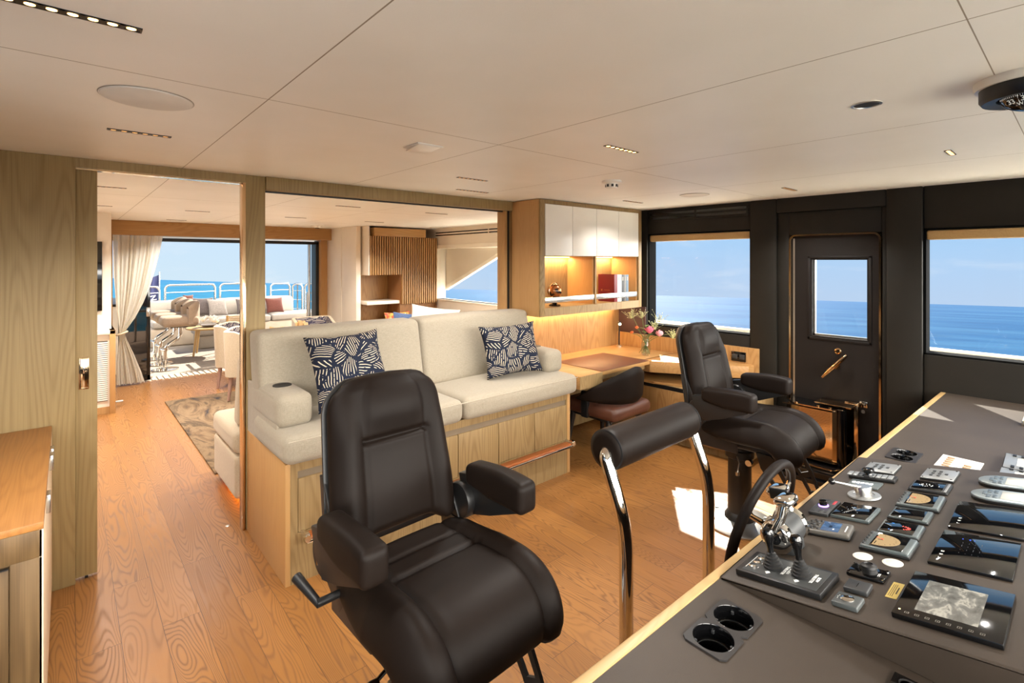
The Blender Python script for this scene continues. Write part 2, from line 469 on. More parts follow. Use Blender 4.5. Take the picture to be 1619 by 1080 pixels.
def map_screen(name):
    t = NT(name); t.set(.08, 0, .6)
    n = t.noise(t.coord((9, 16, 1)), 2.2, 4, .6, .6); n2 = t.noise(t.coord((30, 60, 1)), 1.0, 2)
    f = t.math('MULTIPLY_ADD', n2.outputs['Fac'], .25, t.math('MULTIPLY', n.outputs['Fac'], .8))
    c = t.ramp(f, [(.35, lin((92, 88, 80))), (.52, lin((136, 132, 122))), (.60, lin((196, 188, 170))), (.68, lin((120, 116, 106)))])
    t.b.inputs['Base Color'].default_value = lin((20, 20, 20))
    t.l(c, t.b.inputs['Emission Color']); t.b.inputs['Emission Strength'].default_value = .62
    return t.m

M_FLOOR = floor_mat(); M_CEIL = ceiling_mat()
M_OAKL = wood('oak_partition', (158, 135, 92), (126, 103, 65), 'z', 1.1, .5, .7)
M_OAK = wood('oak_veneer', (170, 130, 81), (135, 95, 52), 'z', 1.0, .45, .9)
M_OAKX = wood('oak_veneer_lengthwise', (176, 135, 84), (145, 104, 59), 'x', 1.0, .42, .7)
M_OAKY = wood('oak_veneer_crosswise', (174, 132, 79), (141, 97, 52), 'y', 1.0, .42, .9)
M_OAKP = wood('oak_greyed', (156, 130, 89), (122, 96, 61), 'z', .8, .5, .9)
M_OAKW = wood('oak_warm_plain', (186, 145, 94), (165, 122, 74), 'z', .9, .4, .35)
M_EDGE = wood('oak_edge_strip', (186, 155, 106), (163, 128, 81), 'x', .6, .4, .5)
M_TEAK = wood('teak_bar', (158, 86, 38), (104, 52, 20), 'x', .35, .28, .8, .6)
M_TOPY = wood('oak_sideboard_top', (171, 119, 63), (136, 87, 42), 'y', .9, .45, .6)
M_SIDEF = wood('oak_sideboard_front', (119, 94, 61), (81, 61, 36), 'z', .7, .5, .9)
M_CREAMW = plain('cream_lacquer', (225, 214, 197), .4, var=.02)
M_WHITE = plain('white_lacquer', (240, 236, 226), .28, var=.015)
M_DARK = leather('dark_wall_vinyl', (30, 27, 22), .6, 700, .08, .25)
M_DARK2 = leather('dark_door_leaf', (25, 20, 17), .55, 700, .05, .25)
M_BROWN = leather('dark_brown_leather', (23, 16, 12), .52, 800, .10, .13)
M_BROWN2 = leather('chestnut_leather', (84, 50, 36), .40, 800, .10, .5)
M_CONS = leather('console_leather', (61, 52, 44), .52, 560, .25, .35)
M_PAD = leather('desk_pad_leather', (98, 58, 38), .42, 800, .08, .4)
M_BLACK = plain('black_metal', (22, 21, 21), .42, .0, .5)
M_BLACKG = plain('black_gloss', (10, 10, 11), .08, 0, .6, var=0)
M_RUBBER = plain('black_rubber', (26, 26, 26), .6)
M_CHROME = plain('polished_chrome', (225, 222, 216), .06, 1.0, var=.01)
M_STEEL = plain('brushed_steel', (205, 203, 198), .28, 1.0, var=.03)
M_BRONZE = plain('polished_bronze_trim', (214, 184, 146), .10, 1.0, var=.04)
M_GREYM = plain('grey_plastic', (86, 94, 95), .35, 0, .5)
M_SILVER = plain('silver_plate', (161, 163, 163), .35, .55)
M_DGREY = plain('dark_grey_plastic', (52, 53, 54), .4)
M_KEY = plain('rubber_keys', (38, 38, 38), .55)
M_LINEN = fabric('cream_linen', (162, 152, 135), (146, 136, 119))
M_LINEN2 = fabric('warm_linen', (192, 177, 154), (175, 159, 136))
M_WFAB = fabric('white_outdoor_fabric', (236, 226, 214), (220, 208, 196), 300)
M_DECKFAB = fabric('sun_bleached_fabric', (140, 131, 120), (128, 118, 108), 300)
M_TAUPE = fabric('taupe_velvet', (172, 150, 128), (150, 128, 106), 300)
M_GRAYF = fabric('grey_weave', (128, 118, 110), (100, 92, 86), 200)
M_DKF = fabric('charcoal_weave', (88, 78, 74), (66, 58, 56), 240)
M_RUST = fabric('rust_weave', (88, 48, 38), (70, 36, 28), 240)
M_LEAF = leaf_print('navy_leaf_print', (17, 21, 34), (206, 194, 170), 10.0, (26, 34, 56))
M_LEAF2 = leaf_print('navy_leaf_print_small', (58, 54, 70), (226, 214, 194), 16.0, (74, 70, 92))
M_GLASS = glass_mat('window_glass', (.99, 1, 1, 1), .5)
M_SHEER = sheer_mat(); M_SEA = sea_mat(); M_RUG = rug_mat(); M_MAP = map_screen('chart_screen')
M_SCREEN = plain('dark_screen', (8, 10, 13), .04, 0, .9, var=0)
M_TAN = plain('gauge_face', (40, 34, 26), .1, 0, .5, emit=(198, 166, 118), es=.55)
M_LED = plain('warm_led', (255, 200, 130), .4, emit=(255, 176, 92), es=9.0)
M_LAMP = plain('warm_lamp_lens', (240, 190, 120), .3, emit=(255, 190, 110), es=5.0)
M_INK = plain('white_marking', (230, 230, 226), .5, emit=(230, 230, 226), es=.12, var=0)
M_DECK = plain('deck_carpet', (143, 130, 115), .85, bump=.3, bs=240)
M_DECKT = plain('bleached_deck', (159, 143, 125), .7)
M_SUPER = plain('white_gelcoat', (238, 230, 214), .3, var=.02)
M_GOLD = plain('gold_foil', (200, 150, 92), .3, .8)

# ================================================================ THE SETTING
ZC = 2.11
m = MB(); m.box(-.9, 4.62, -1.3, 8.22, -.08, 0); struct('floor', m, M_FLOOR)
m = MB(); m.box(-.9, 4.62, -1.3, 8.55, ZC, ZC+.1); struct('ceiling', m, M_CEIL)
m = MB(); m.box(-3.2, 6.6, 8.22, 14.2, -.1, -.004); struct('deck_floor', m, M_DECK)
m = MB()
for i in range(44): m.box(.30+i*.07, .30+i*.07+.045, 8.24, 8.50, -.004, .006, .004, 1)
struct('trim_1', m, M_DECKT)

# right-hand wall of the bridge, dark padded panels
WX = 4.41
W1 = (1.906, 2.932, .950, 1.868); W2 = (-.62, .738, .957, 1.82); DR = (.98, 1.60, 0, 1.808)
m = MB(); b = .006
xo = WX+.12
m.box(WX, xo, W1[0]+.004, W1[1]-.002, 0, W1[2], b); m.box(WX, xo, W1[0]+.004, W1[1]-.002, W1[3], ZC, b)     # under / over window 1
m.box(WX-.012, xo, 1.694, W1[0], 0, ZC, b)                                                          # pillar beside the door
m.box(WX-.012, xo, W1[1], 3.36, 0, ZC, b)
m.box(WX-.02, xo, .742, .945, 0, ZC, b)                                                             # pillar forward of the door
m.box(WX+.01, xo, .947, DR[0]-.002, 0, 1.99, b); m.box(WX+.01, xo, DR[1]+.002, 1.692, 0, 1.99, b); m.box(WX+.01, xo, DR[0]-.002, DR[1]+.002, DR[3], 1.99, b)
m.box(WX-.012, xo, .947, 1.692, 1.992, ZC, b)
m.box(WX, xo, W2[0], W2[1], 0, W2[2], b); m.box(WX, xo, W2[0], W2[1], W2[3], ZC, b)
m.box(WX, xo, -1.3, W2[0]-.002, 0, ZC, b)
m.box(WX+.015, xo, -1.3, .94, 0, .9); m.box(WX+.015, xo, 1.70, 3.36, 0, .9); m.box(WX+.05, xo, DR[0]-.03, DR[0]+.014, 0, 1.99); m.box(WX+.05, xo, DR[1]-.014, DR[1]+.03, 0, 1.99); m.box(WX+.05, xo, DR[0]-.03, DR[1]+.03, DR[3]-.014, 1.99); 
struct('wall_right', m, M_DARK)
# windows
def window(name, W, cass=True):
    mb = MB(); y0, y1, z0, z1 = W; g = .012
    for a in ((y0, y0+g, z0, z1), (y1-g, y1, z0, z1), (y0, y1, z0, z0+g), (y0, y1, z1-g, z1)): mb.box(WX+.01, WX+.13, *a)
    o = struct(name, mb, plain('window_gasket', (14, 14, 14), .9, 0, .05))
    q = MB(); q.box(WX+.08, WX+.085, y0+g, y1-g, z0+g, z1-g); part('pane', q, M_GLASS, o, flat=True)
    if cass:
        q = MB(); q.box(WX+.015, WX+.075, y0+g, y1-g, z1-.078, z1-.012, .012, 3); part('blind_cassette', q, M_EDGE, o)
    return o
window('window_1', W1); window('window_2', W2)
# ventilation slots over window 1
m = MB(); m.box(WX-.008, WX+.0, 1.925, 2.92, 1.99, 2.085, .003); t = thing('air_vent', 'dark long two slot air vent over the window beside the wall cabinet', 'vent', (WX, 2.42, 2.03))
part('grille', m, M_DARK, t)
m = MB()
for z in (2.008, 2.050):
    m.box(WX-.0095, WX-.006, 1.94, 2.40, z, z+.022); m.box(WX-.0095, WX-.006, 2.42, 2.90, z, z+.022)
part('slot', m, M_BLACKG, t)
# wing door
m = MB()
gy0, gy1, gz0, gz1 = 1.072, 1.440, 1.008, 1.605
m.box(WX+.03, WX+.085, DR[0]+.012, gy0, .10, DR[3]-.012); m.box(WX+.03, WX+.085, gy1, DR[1]-.012, .10, DR[3]-.012)
m.box(WX+.03, WX+.085, gy0, gy1, .10, gz0); m.box(WX+.03, WX+.085, gy0, gy1, gz1, DR[3]-.012)
m.box(WX+.02, WX+.12, DR[0]-.02, DR[1]+.02, 0, .10, .004)
door = struct('door_1', m, M_DARK2)
def ring(y0, y1, z0, z1, x0, x1, w, r=.05):
    """flat frame with rounded upper corners, open at the foot"""
    P = [(0, y0, z0), (0, y0, z1-r)] + [(0, y0+r-r*math.cos(a), z1-r+r*math.sin(a)) for a in [PI/2*i/6 for i in range(1, 7)]] + [(0, y1-r+r*math.sin(a), z1-r+r*math.cos(a)) for a in [PI/2*i/6 for i in range(0, 7)]] + [(0, y1, z0)]
    Q = [(0, y0+w, z0), (0, y0+w, z1-r)] + [(0, y0+r-(r-w)*math.cos(a), z1-r+(r-w)*math.sin(a)) for a in [PI/2*i/6 for i in range(1, 7)]] + [(0, y1-r+(r-w)*math.sin(a), z1-r+(r-w)*math.cos(a)) for a in [PI/2*i/6 for i in range(0, 7)]] + [(0, y1-w, z0)]
    mb = MB()
    for (a, b_), (c, d) in zip(zip(P, P[1:]), zip(Q, Q[1:])):
        mb.prism([(x0, a[1], a[2]), (x0, b_[1], b_[2]), (x0, d[1], d[2]), (x0, c[1], c[2])], (x1-x0, 0, 0))
    return mb
part('frame_trim', ring(DR[0], DR[1], .10, DR[3], WX+.0, WX+.05, .013), M_BRONZE, door, label='polished bronze door frame edge')
m = MB()
for z in (.35, .8, 1.3, 1.7): m.tube([(WX+.045, DR[1]-.045, z-.03), (WX+.045, DR[1]-.045, z+.03)], .006, 8)
m.box(WX+.028, WX+.032, DR[1]-.035, DR[1]-.022, .12, DR[3]-.03)
part('hinge_strip', m, M_STEEL, door)
m = MB(); m.box(WX+.05, WX+.055, gy0, gy1, gz0, gz1); part('pane', m, M_GLASS, door, flat=True)
m = MB()
for a in ((gy0-.03, gy0-.012, gz0-.03, gz1+.03), (gy1+.012, gy1+.03, gz0-.03, gz1+.03), (gy0-.03, gy1+.03, gz0-.03, gz0-.012), (gy0-.03, gy1+.03, gz1+.012, gz1+.03)): m.box(WX+.022, WX+.034, *a, .003)
part('glazing_bead', m, M_DARK2, door)
m = MB(); m.box(WX+.056, WX+.088, gy0, gy1, gz0, gz0+.014); m.box(WX+.056, WX+.088, gy1-.014, gy1, gz0, gz1); part('reveal_strip', m, M_STEEL, door)
m = MB(); m.tube([(WX-.03, 1.185, .893), (WX-.034, 1.22, .85), (WX-.034, 1.30, .758), (WX-.03, 1.348, .70)], [.012, .022, .022, .012], 14, flat=.8)
m.lathe([(0, 0), (.028, 0), (.028, .008), (.014, .014), (.014, .05), (0, .05)], 20, (WX-.03, 1.255, .80), 'X')
part('handle', m, M_BRONZE, door, label='long polished bronze lever handle')
m = MB(); m.lathe([(0, 0), (.012, 0), (.014, .006), (.024, .010), (.026, .018), (0, .018)], 20, (WX+.016, 1.259, .905), 'X'); part('lock', m, M_BRONZE, door)
m = MB(); m.box(WX+.012, WX+.034, 1.065, 1.115, .512, .556, .004); m.box(WX-.008, WX+.02, 1.075, 1.09, .52, .545, .003); m.lathe([(0, 0), (.014, 0), (.014, .03), (0, .03)], 12, (WX+.0, 1.09, .485), 'X'); part('door_catch', m, M_CHROME, door)

# partition between bridge and saloon
PY = 3.30
m = MB()
m.box(-.9, .034, PY, PY+.10, 0, ZC, .002); m.box(.034, .80, PY, PY+.02, 2.062, ZC); m.box(.034, .80, PY+.075, PY+.10, 2.062, ZC)
m.box(.80, .908, PY-.0, PY+.10, 0, ZC, .003); m.box(.908, 2.965, PY-.015, PY+.10, 2.03, ZC, .003)
m.box(.908, 2.96, PY+.0, PY+.10, 0, .55)
struct('wall_back', m, M_OAKL)
m = MB(); m.box(2.84, 2.97, PY+.02, PY+.12, 0, 2.03, .002); m.box(2.97, 4.6, PY+.0, PY+.12, 0, ZC, .002); struct('trim_2', m, M_OAKW)
m = MB(); m.box(2.868, 2.886, PY+.012, PY+.03, 1.1, 2.03); m.box(.908, 2.86, PY+.045, PY+.06, 2.020, 2.03); struct('trim_3', m, M_BLACK)
m = MB(); m.box(.782, .80, PY-.004, PY+.07, 0, 2.062, .003); m.box(.034, .80, PY+.022, PY+.072, 2.056, 2.064); struct('trim_4', m, M_BRONZE)
m = MB(); m.box(.034, .118, PY-.02+.04, PY+.068, .018, 2.056, .002); dr2 = struct('door_2', m, M_OAKL)
hp = at_y(129, 590, PY+.02)
m = MB(); m.box(.046, .086, PY+.014, PY+.024, .955, 1.115, .003); part('recessed_handle', m, M_BRONZE, dr2, label='polished bronze flush pull with catch')
m = MB(); m.box(.052, .080, PY+.0125, PY+.016, 1.05, 1.056); m.box(.062, .070, PY+.011, PY+.016, 1.035, 1.075, .002); m.box(.050, .082, PY+.0125, PY+.0145, .96, .963); m.box(.050, .053, PY+.0125, PY+.0145, .96, 1.11); part('finger_catch', m, M_CHROME, dr2)
m = MB(); m.lathe([(0, 0), (.016, 0), (.016, .012), (0, .012)], 14, (.07, PY+.045, .009), 'X'); part('floor_guide', m, M_BLACK, dr2)
# other bridge walls (beside and behind the camera)
m = MB(); m.box(-.86, -.74, -1.3, 3.3, 0, .95); m.box(-.86, -.74, -1.3, 3.3, 1.84, ZC); m.box(-.86, -.74, 1.6, 3.3, .95, 1.84); m.box(-.86, -.74, .60, .95, .95, 1.84); m.box(-.86, -.74, -1.3, -.9, .95, 1.84); struct('wall_left', m, M_DARK)
m = MB(); m.box(-.86, 4.53, -1.24, -1.12, 0, .90); m.box(-.86, 4.53, -1.24, -1.12, 1.92, ZC)
for x in (-.86, 1.0, 2.85, 4.43): m.box(x, x+.10, -1.24, -1.12, .9, 1.92)
struct('wall_front', m, M_DARK)

# saloon shell
SX = 4.50
m = MB(); m.box(SX, 4.62, 3.42, 4.3, 0, ZC); m.box(SX, 4.62, 4.3, 7.08, 0, .985); m.box(SX, 4.62, 4.3, 7.08, 1.85, ZC); m.box(SX, 4.62, 7.08, 8.5, 0, ZC)
struct('wall_saloon_right', m, M_CREAMW)
m = MB(); m.box(SX-.02, 4.66, 6.93, 7.08, .985, 1.85, .008); m.box(SX-.02, 4.66, 4.3, 7.08, 1.79, 1.85, .008); m.box(SX-.02, 4.66, 4.3, 7.08, .965, .985, .004)
w3 = struct('window_3', m, M_SUPER)
q = MB(); q.box(4.56, 4.565, 4.3, 6.93, .985, 1.79); part('pane', q, M_GLASS, w3, flat=True)
q = MB(); T = [at_x(*p, 4.67) for p in ((690, 396), (690, 462), (704, 456), (797, 397), (797, 388), (690, 388))]
q.prism([tuple(p) for p in T], (.05, 0, 0)); part('raking_panel', q, M_CREAMW, w3)
q = MB(); T = [at_x(*p, 4.66) for p in ((699, 455), (704, 459), (800, 398), (800, 392))]
q.prism([tuple(p) for p in T], (.06, 0, 0), .003); part('raking_frame', q, M_SUPER, w3)
m = MB(); m.box(-.34, -.24, 3.4, 8.2, 0, ZC); struct('wall_saloon_left', m, M_CREAMW)
m = MB(); m.box(-.3, .44, 8.18, 8.30, 0, ZC); m.box(3.22, 4.6, 8.18, 8.30, 0, ZC); m.box(.44, 3.22, 8.22, 8.34, 1.93, ZC); m.box(3.10, 3.24, 8.2, 8.5, 0, 1.93); struct('wall_saloon_back', m, M_OAKW)
m = MB(); m.box(.36, 3.20, 8.02, 8.14, 1.925, ZC, .004); struct('trim_5', m, M_OAKX)
m = MB(); m.box(.44, 3.10, 8.30, 8.50, 1.862, 1.905); m.box(3.05, 3.10, 8.30, 8.5, 0, 1.88); struct('trim_6', m, M_BLACK)
m = MB(); m.tube([(2.985, 8.42, 0), (2.985, 8.42, 1.87)], .022, 10); struct('trim_7', m, M_STEEL)
# panelled wall at the right of the aft opening
m = MB(); m.box(3.20, 3.27, 7.10, 8.2, 0, ZC, .002); m.box(3.192, 3.20, 7.62, 8.0, 0, 2.03, .002); struct('wall_panel', m, M_CREAMW)
# white superstructure outside
m = MB(); m.box(4.62, 6.2, -1.5, 8.3, -.12, -.02); struct('side_deck', m, M_SUPER)
m = MB(); m.box(-2.0, 5.6, -7.0, -1.26, .50, .62, .02); struct('fore_deck_reflector', m, M_SUPER)  # unseen deck added to bounce sunlight up onto the bridge ceiling
m = MB(); m.box(-.9, 5.2, 8.3, 9.6, 1.935, 2.2, .03); struct('deck_roof', m, M_SUPER)
# ================================================================ HELM CHAIRS
def build_helm_chair(label, loc, rz, crank):
    t = thing('helm_chair', label, 'chair', loc, rz, 'helm chairs')
    k = dict(local=True)
    # floor plate, column, slide
    m = MB(); m.lathe([(0, 0), (.205, 0), (.208, .010), (.19, .022), (.10, .034), (.085, .036), (0, .036)], 40); o = part('base_plate', m, M_STEEL, t, **k)
    for a in range(6):
        m = MB(); m.lathe([(0, .018), (.011, .018), (.011, .031), (0, .031)], 10, (.16*math.cos(a*PI/3+.3), .16*math.sin(a*PI/3+.3), 0)); part('bolt', m, M_BLACK, o, **k)
    m = MB(); m.lathe([(0, .03), (.088, .03), (.086, .05), (.068, .075), (.066, .40), (.082, .41), (.082, .45), (.070, .455), (.070, .49), (.095, .50), (.095, .515), (0, .515)], 28); part('column', m, M_BLACK, t, **k)
    m = MB(); m.tube([(-.08, -.02, .43), (-.12, -.05, .41), (-.15, -.05, .36)], .006, 8); m.lathe([(0, -.008), (.011, -.008), (.011, .012), (0, .012)], 10, (-.15, -.05, .355)); part('clamp_lever', m, M_STEEL, t, **k)
    m = MB(); m.box(-.17, .17, -.27, .16, .510, .548, .012, 3); m.box(-.21, .21, -.04, .16, .515, .560, .012, 3)
    for sx in (-1, 1): m.box(sx*.222-.010, sx*.222+.010, -.08, .18, .50, .66, .008)
    part('seat_frame', m, M_BLACK, t, **k)
    m = MB(); m.tube([(-.20, -.14, .50), (-.27, -.16, .49)], .006, 8); m.lathe([(0, 0), (.017, 0), (.019, .01), (.017, .03), (0, .03)], 12, (-.285, -.163, .487), 'X'); part('slide_lever', m, M_CHROME, t, **k)
    # seat cushion
    path = [(.130, .608), (.04, .595), (-.07, .593), (-.17, .599), (-.245, .598), (-.292, .575), (-.308, .540), (-.304, .508)]
    def sf(u, s):
        e = (max(0, 1-abs(u)**5))**.5
        end = math.sqrt(max(0, 1-(1-min(1, s/.09))**2)); en2 = math.sqrt(max(0, 1-(1-min(1, (1-s)/.08))**2))
        bol = .042*math.exp(-((abs(u)-.80)/.20)**2)*min(1, s*5)
        gro = -.014*math.exp(-((abs(u)-.57)/.030)**2) - (.011*math.exp(-((s-.43)/.020)**2) + .006*math.exp(-((s-.24)/.018)**2))*(1 if abs(u) < .56 else 0)
        return (.078*e+bol*e+gro+.012*(1-u*u))*end*en2
    def sb(u, s):
        e = (max(0, 1-abs(u)**5))**.5
        return .045*e*math.sqrt(max(0, 1-(1-min(1, s/.06))**2))*math.sqrt(max(0, 1-(1-min(1, (1-s)/.06))**2))
    def sw(s):
        a = .455+.095*min(1, s*2.0)**.8
        return a*(1-.10*max(0, (s-.80)/.20)**2)
    m = MB(); m.pad(path, sw, sf, sb, 56, 64, x0=-.008); seat = part('seat', m, M_BROWN, t, sharp=80, **k)
    # backrest: path from the top down
    bp = [(.268, 1.198), (.262, 1.165), (.240, 1.06), (.212, .93), (.188, .82), (.176, .72), (.174, .668)]
    def bw(s):
        top = .33*(1-(1-min(1, s/.24))**2.4)**.45
        return max(.02, .085+top+.055*min(1, s*1.2))
    def bf(u, s):
        e = (max(0, 1-abs(u)**5))**.5
        end = math.sqrt(max(0, 1-(1-min(1, s/.10))**2)); low_cut = .94+.06*min(1, abs(u)/.7)**6
        en2 = math.sqrt(max(0, 1-(1-min(1, max(0, low_cut-s)/.06))**2))
        bol = .030*math.exp(-((abs(u)-.80)/.19)**2)*min(1, max(0, (s-.12)*4))
        head = .030*math.exp(-((s-.22)/.15)**2)*max(0, 1-(abs(u)/.62)**4)
        gro = -.016*math.exp(-((abs(u)-.55)/.028)**2)*min(1, s*6) - .022*math.exp(-((s-.395)/.014)**2)*(1 if abs(u) < .54 else 0)
        low = .010*math.exp(-((s-.70)/.22)**2)*max(0, 1-(u/.55)**2)
        return (.050*e+bol*e+head+gro+low)*end*en2
    def bb(u, s):
        e = (max(0, 1-abs(u)**5))**.5
        return .048*e*math.sqrt(max(0, 1-(1-min(1, s/.08))**2))*math.sqrt(max(0, 1-(1-min(1, (1-s)/.06))**2))
    m = MB(); m.pad(bp, bw, bf, bb, 56, 72); back = part('backrest', m, M_BROWN, t, sharp=80, **k)
    def bb2(u, s): return bb(u, s)+.010*(max(0, 1-abs(u)**5))**.5
    m = MB(); m.pad([(p[0]+.030, p[1]-.004) for p in bp], lambda s: bw(s)*1.0+.012, lambda u, s: .006*(max(0, 1-abs(u)**5))**.5, bb2, 40, 40); part('back_shell', m, M_BLACK, back, sharp=80, **k)
    # arms
    for sx in (-1, 1):
        cx = sx*(.276 if sx > 0 else .281)
        m = MB()
        def bend(p):
            d = (p.y+.05)/.15
            return Vector((p.x-sx*.010*d*.6-sx*(.010*d if d < 0 else 0)*-1.0, p.y, p.z-.012*max(0, -d)**2+.010*(-d)-(.030*max(0, d) if p.z < .81 else 0)*-1.0))
        m.soft(cx-.041, cx+.041, -.20, .095, .766, .868, .021, (.003, .003, .006), 7, f=bend); a = part('armrest', m, M_BROWN, t, sharp=80, **k)
        m = MB(); m.prism([(cx-.022, .13, .72), (cx-.022, .16, .80), (cx-.022, .09, .815), (cx-.022, -.17, .785), (cx-.022, -.17, .762), (cx-.022, -.02, .70), (cx-.022, .08, .67)], (.044, 0, 0), .004); part('arm_bracket', m, M_BLACK, a, **k)
        m = MB(); m.lathe([(0, -.03), (.062, -.03), (.066, -.022), (.066, .022), (.062, .03), (0, .03)], 28, (sx*.256, .125, .715), 'X'); h = part('hinge_disc', m, M_BLACK, t, **k)
        m = MB(); m.lathe([(0, -.006), (.013, -.006), (.013, .006), (0, .006)], 12, (sx*.290, .125, .725), 'X'); m.tube([(sx*.294, .125, .745), (sx*.294, .125, .695)], .006, 8); part('hinge_screw', m, M_CHROME, h, **k)
        m = MB(); m.prism([(sx*.226-.007, .24, .90), (sx*.226-.007, .265, .90), (sx*.226-.007, .215, .58), (sx*.226-.007, .12, .52), (sx*.226-.007, .07, .58)], (.014, 0, 0), .003); part('side_plate', m, M_BLACK, t, **k)
    if crank:
        m = MB(); m.tube([(-.24, .085, .605), (-.315, .085, .605)], .012, 12); m.tube([(-.308, .08, .602), (-.332, .195, .640)], [.011, .016], 12); part('crank_handle', m, M_BLACK, t, **k)
    # footrest: two ladder legs and a foot plate
    for sx in (-1, 1):
        m = MB(); x = sx*.17
        P = [(-.24, .52), (-.28, .49), (-.345, .37), (-.40, .235), (-.41, .20)]; Q = [(-.165, .52), (-.19, .44), (-.27, .335), (-.335, .225), (-.34, .19)]
        for A, B in ((P, Q),):
            pr = lambda a, b, f: (x, a[0]+(b[0]-a[0])*f, a[1]+(b[1]-a[1])*f)
            for i in range(len(A)-1):
                m.prism([pr(A[i], B[i], 0), pr(A[i+1], B[i+1], 0), pr(A[i+1], B[i+1], .24), pr(A[i], B[i], .24)], (sx*.012, 0, 0))
                m.prism([pr(A[i], B[i], .76), pr(A[i+1], B[i+1], .76), pr(A[i+1], B[i+1], 1), pr(A[i], B[i], 1)], (sx*.012, 0, 0))
            L = lambda i, f, g: pr((A[i][0]+(A[i+1][0]-A[i][0])*f, A[i][1]+(A[i+1][1]-A[i][1])*f), (B[i][0]+(B[i+1][0]-B[i][0])*f, B[i][1]+(B[i+1][1]-B[i][1])*f), g)
            for i, f0, f1 in ((0, 0, 1), (1, 0, .25), (2, 0, .22), (2, .8, 1), (3, 0, 1)):
                m.prism([L(i, f0, .2), L(i, f1, .2), L(i, f1, .8), L(i, f0, .8)], (sx*.012, 0, 0))
        part('footrest_leg', m, M_BLACK, t, **k)
    m = MB(); m.box(-.19, .19, -.49, -.33, .178, .196, .005)
    for i in range(4): m.box(-.17, .17, -.475+i*.035, -.46+i*.035, .196, .200)
    part('foot_plate', m, M_BLACK, t, **k)
    return t
build_helm_chair('near dark brown leather helm chair with a crank handle, before the long sofa', (.862, 1.40, 0), R_(2), True)
build_helm_chair('far dark brown leather helm chair on a black column, before the desk return', (3.085, 1.40, 0), R_(2), False)

# ================================================================ LEANING BAR AT THE WHEEL
t = thing('leaning_bar', 'brown leather leaning roll on two bent chrome tubes behind the steering wheel', 'leaning post', (1.87, 1.15, 0))
for x in (1.56, 2.18):
    m = MB(); m.tube(fillet([(x, 1.13, 0), (x, 1.13, .60), (x, 1.225, .845), (x+(.03 if x < 1.8 else -.03), 1.235, .862), (1.87, 1.235, .862)][:4], .10, 10), .026, 20)
    m.lathe([(0, 0), (.05, 0), (.05, .008), (.03, .012), (0, .012)], 24, (x, 1.13, 0)); part('tube', m, M_CHROME, t)
m = MB(); pr = [(0, -.305), (.055, -.305), (.070, -.298), (.078, -.285), (.080, -.27), (.080, .27), (.078, .285), (.070, .298), (.055, .305), (0, .305)]
m.lathe(pr, 40, (1.87, 1.235, .862), 'X'); roll = part('roll_pad', m, M_BROWN, t, sharp=50)
for x in (1.575, 2.161):
    m = MB(); m.lathe([(.076, 0), (.079, .002), (.076, .004)], 32, (x, 1.235, .862), 'X'); part('piping', m, M_BLACK, roll)

# ================================================================ PILOT SOFA
t = thing('pilot_sofa', 'long raised cream sofa on an oak drawer base with a foot rail', 'sofa', (1.85, 2.95, 0))
x0, x1, yf, yb = .806, 2.862, 2.585, 3.285
m = MB(); m.box(x0, x1, yf+.02, yb, 0, .60, .003); base = part('base', m, M_OAKP, t)
m = MB(); m.box(x0-.004, x0+.02, yf, yb-.0, 0, .60, .002); part('end_panel', m, M_OAKW, base, label='plain warm oak end panel')
m = MB(); m.box(x1-.03, x1, yf, yb, 0, .60, .002); part('end_panel', m, M_OAKW, base, label='plain warm oak end panel')
m = MB(); m.box(.862, 2.823, yf+.004, yf+.0195, .553, .60); m.box(.862, 2.823, yf+.004, yf+.0195, 0, .247); m.box(x0+.0205, .862, yf+.004, yf+.0195, 0, .6); m.box(2.823, x1-.0305, yf+.004, yf+.0195, 0, .6); part('fascia', m, M_OAKP, base)
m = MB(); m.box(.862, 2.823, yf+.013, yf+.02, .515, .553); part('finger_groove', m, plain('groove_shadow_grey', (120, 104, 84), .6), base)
xs = [.862, 1.175, 1.50, 1.832, 2.160, 2.493, 2.823]
for a, b in zip(xs, xs[1:]):
    m = MB(); m.box(a+.0025, b-.0025, yf+.002, yf+.02, .25, .515, .002); part('drawer_front', m, M_OAKP, t)
m = MB(); m.box(.90, 2.80, yf-.075, yf-.012, .232, .250, .008, 3); fr = part('foot_rail', m, M_TEAK, t, label='varnished teak foot rail')
m = MB(); m.tube([(.88, yf-.07, .226), (2.825, yf-.07, .226)], .009, 10)
for x in (.885, 2.82): m.tube([(x, yf-.08, .242), (x, yf+.01, .242)], .016, 14); m.lathe([(0, -.01), (.024, -.01), (.024, .01), (0, .01)], 18, (x, yf-.055, .242), 'X')
part('rail_bracket', m, M_CHROME, fr)
def cush(mb, *a, **kk): mb.soft(*a, **kk); return mb
m = MB(); m.soft(.785, 1.845, 2.535, 3.10, .60, .742, .045, (.004, .012, .014), 9); part('seat_cushion', m, M_LINEN, t, sharp=80)
m = MB(); m.soft(1.852, 2.905, 2.535, 3.10, .60, .742, .045, (.004, .012, .014), 9); part('seat_cushion', m, M_LINEN, t, sharp=80)
m = MB(); m.tube([(.80, 2.533, .722), (2.89, 2.533, .722)], .0022, 6); part('seam_piping', m, plain('linen_seam', (176, 164, 146), .8), t)
lean = lambda p: Vector((p.x, p.y+(p.z-.74)*.20, p.z))
for a, b in ((.806, 1.846), (1.852, 2.885)):
    m = MB(); m.soft(a, b, 2.985, 3.185, .735, 1.19, .035, (.006, .016, .010), 9, f=lean); part('back_cushion', m, M_LINEN, t, sharp=80)
def arm(p, y0=2.71): return p
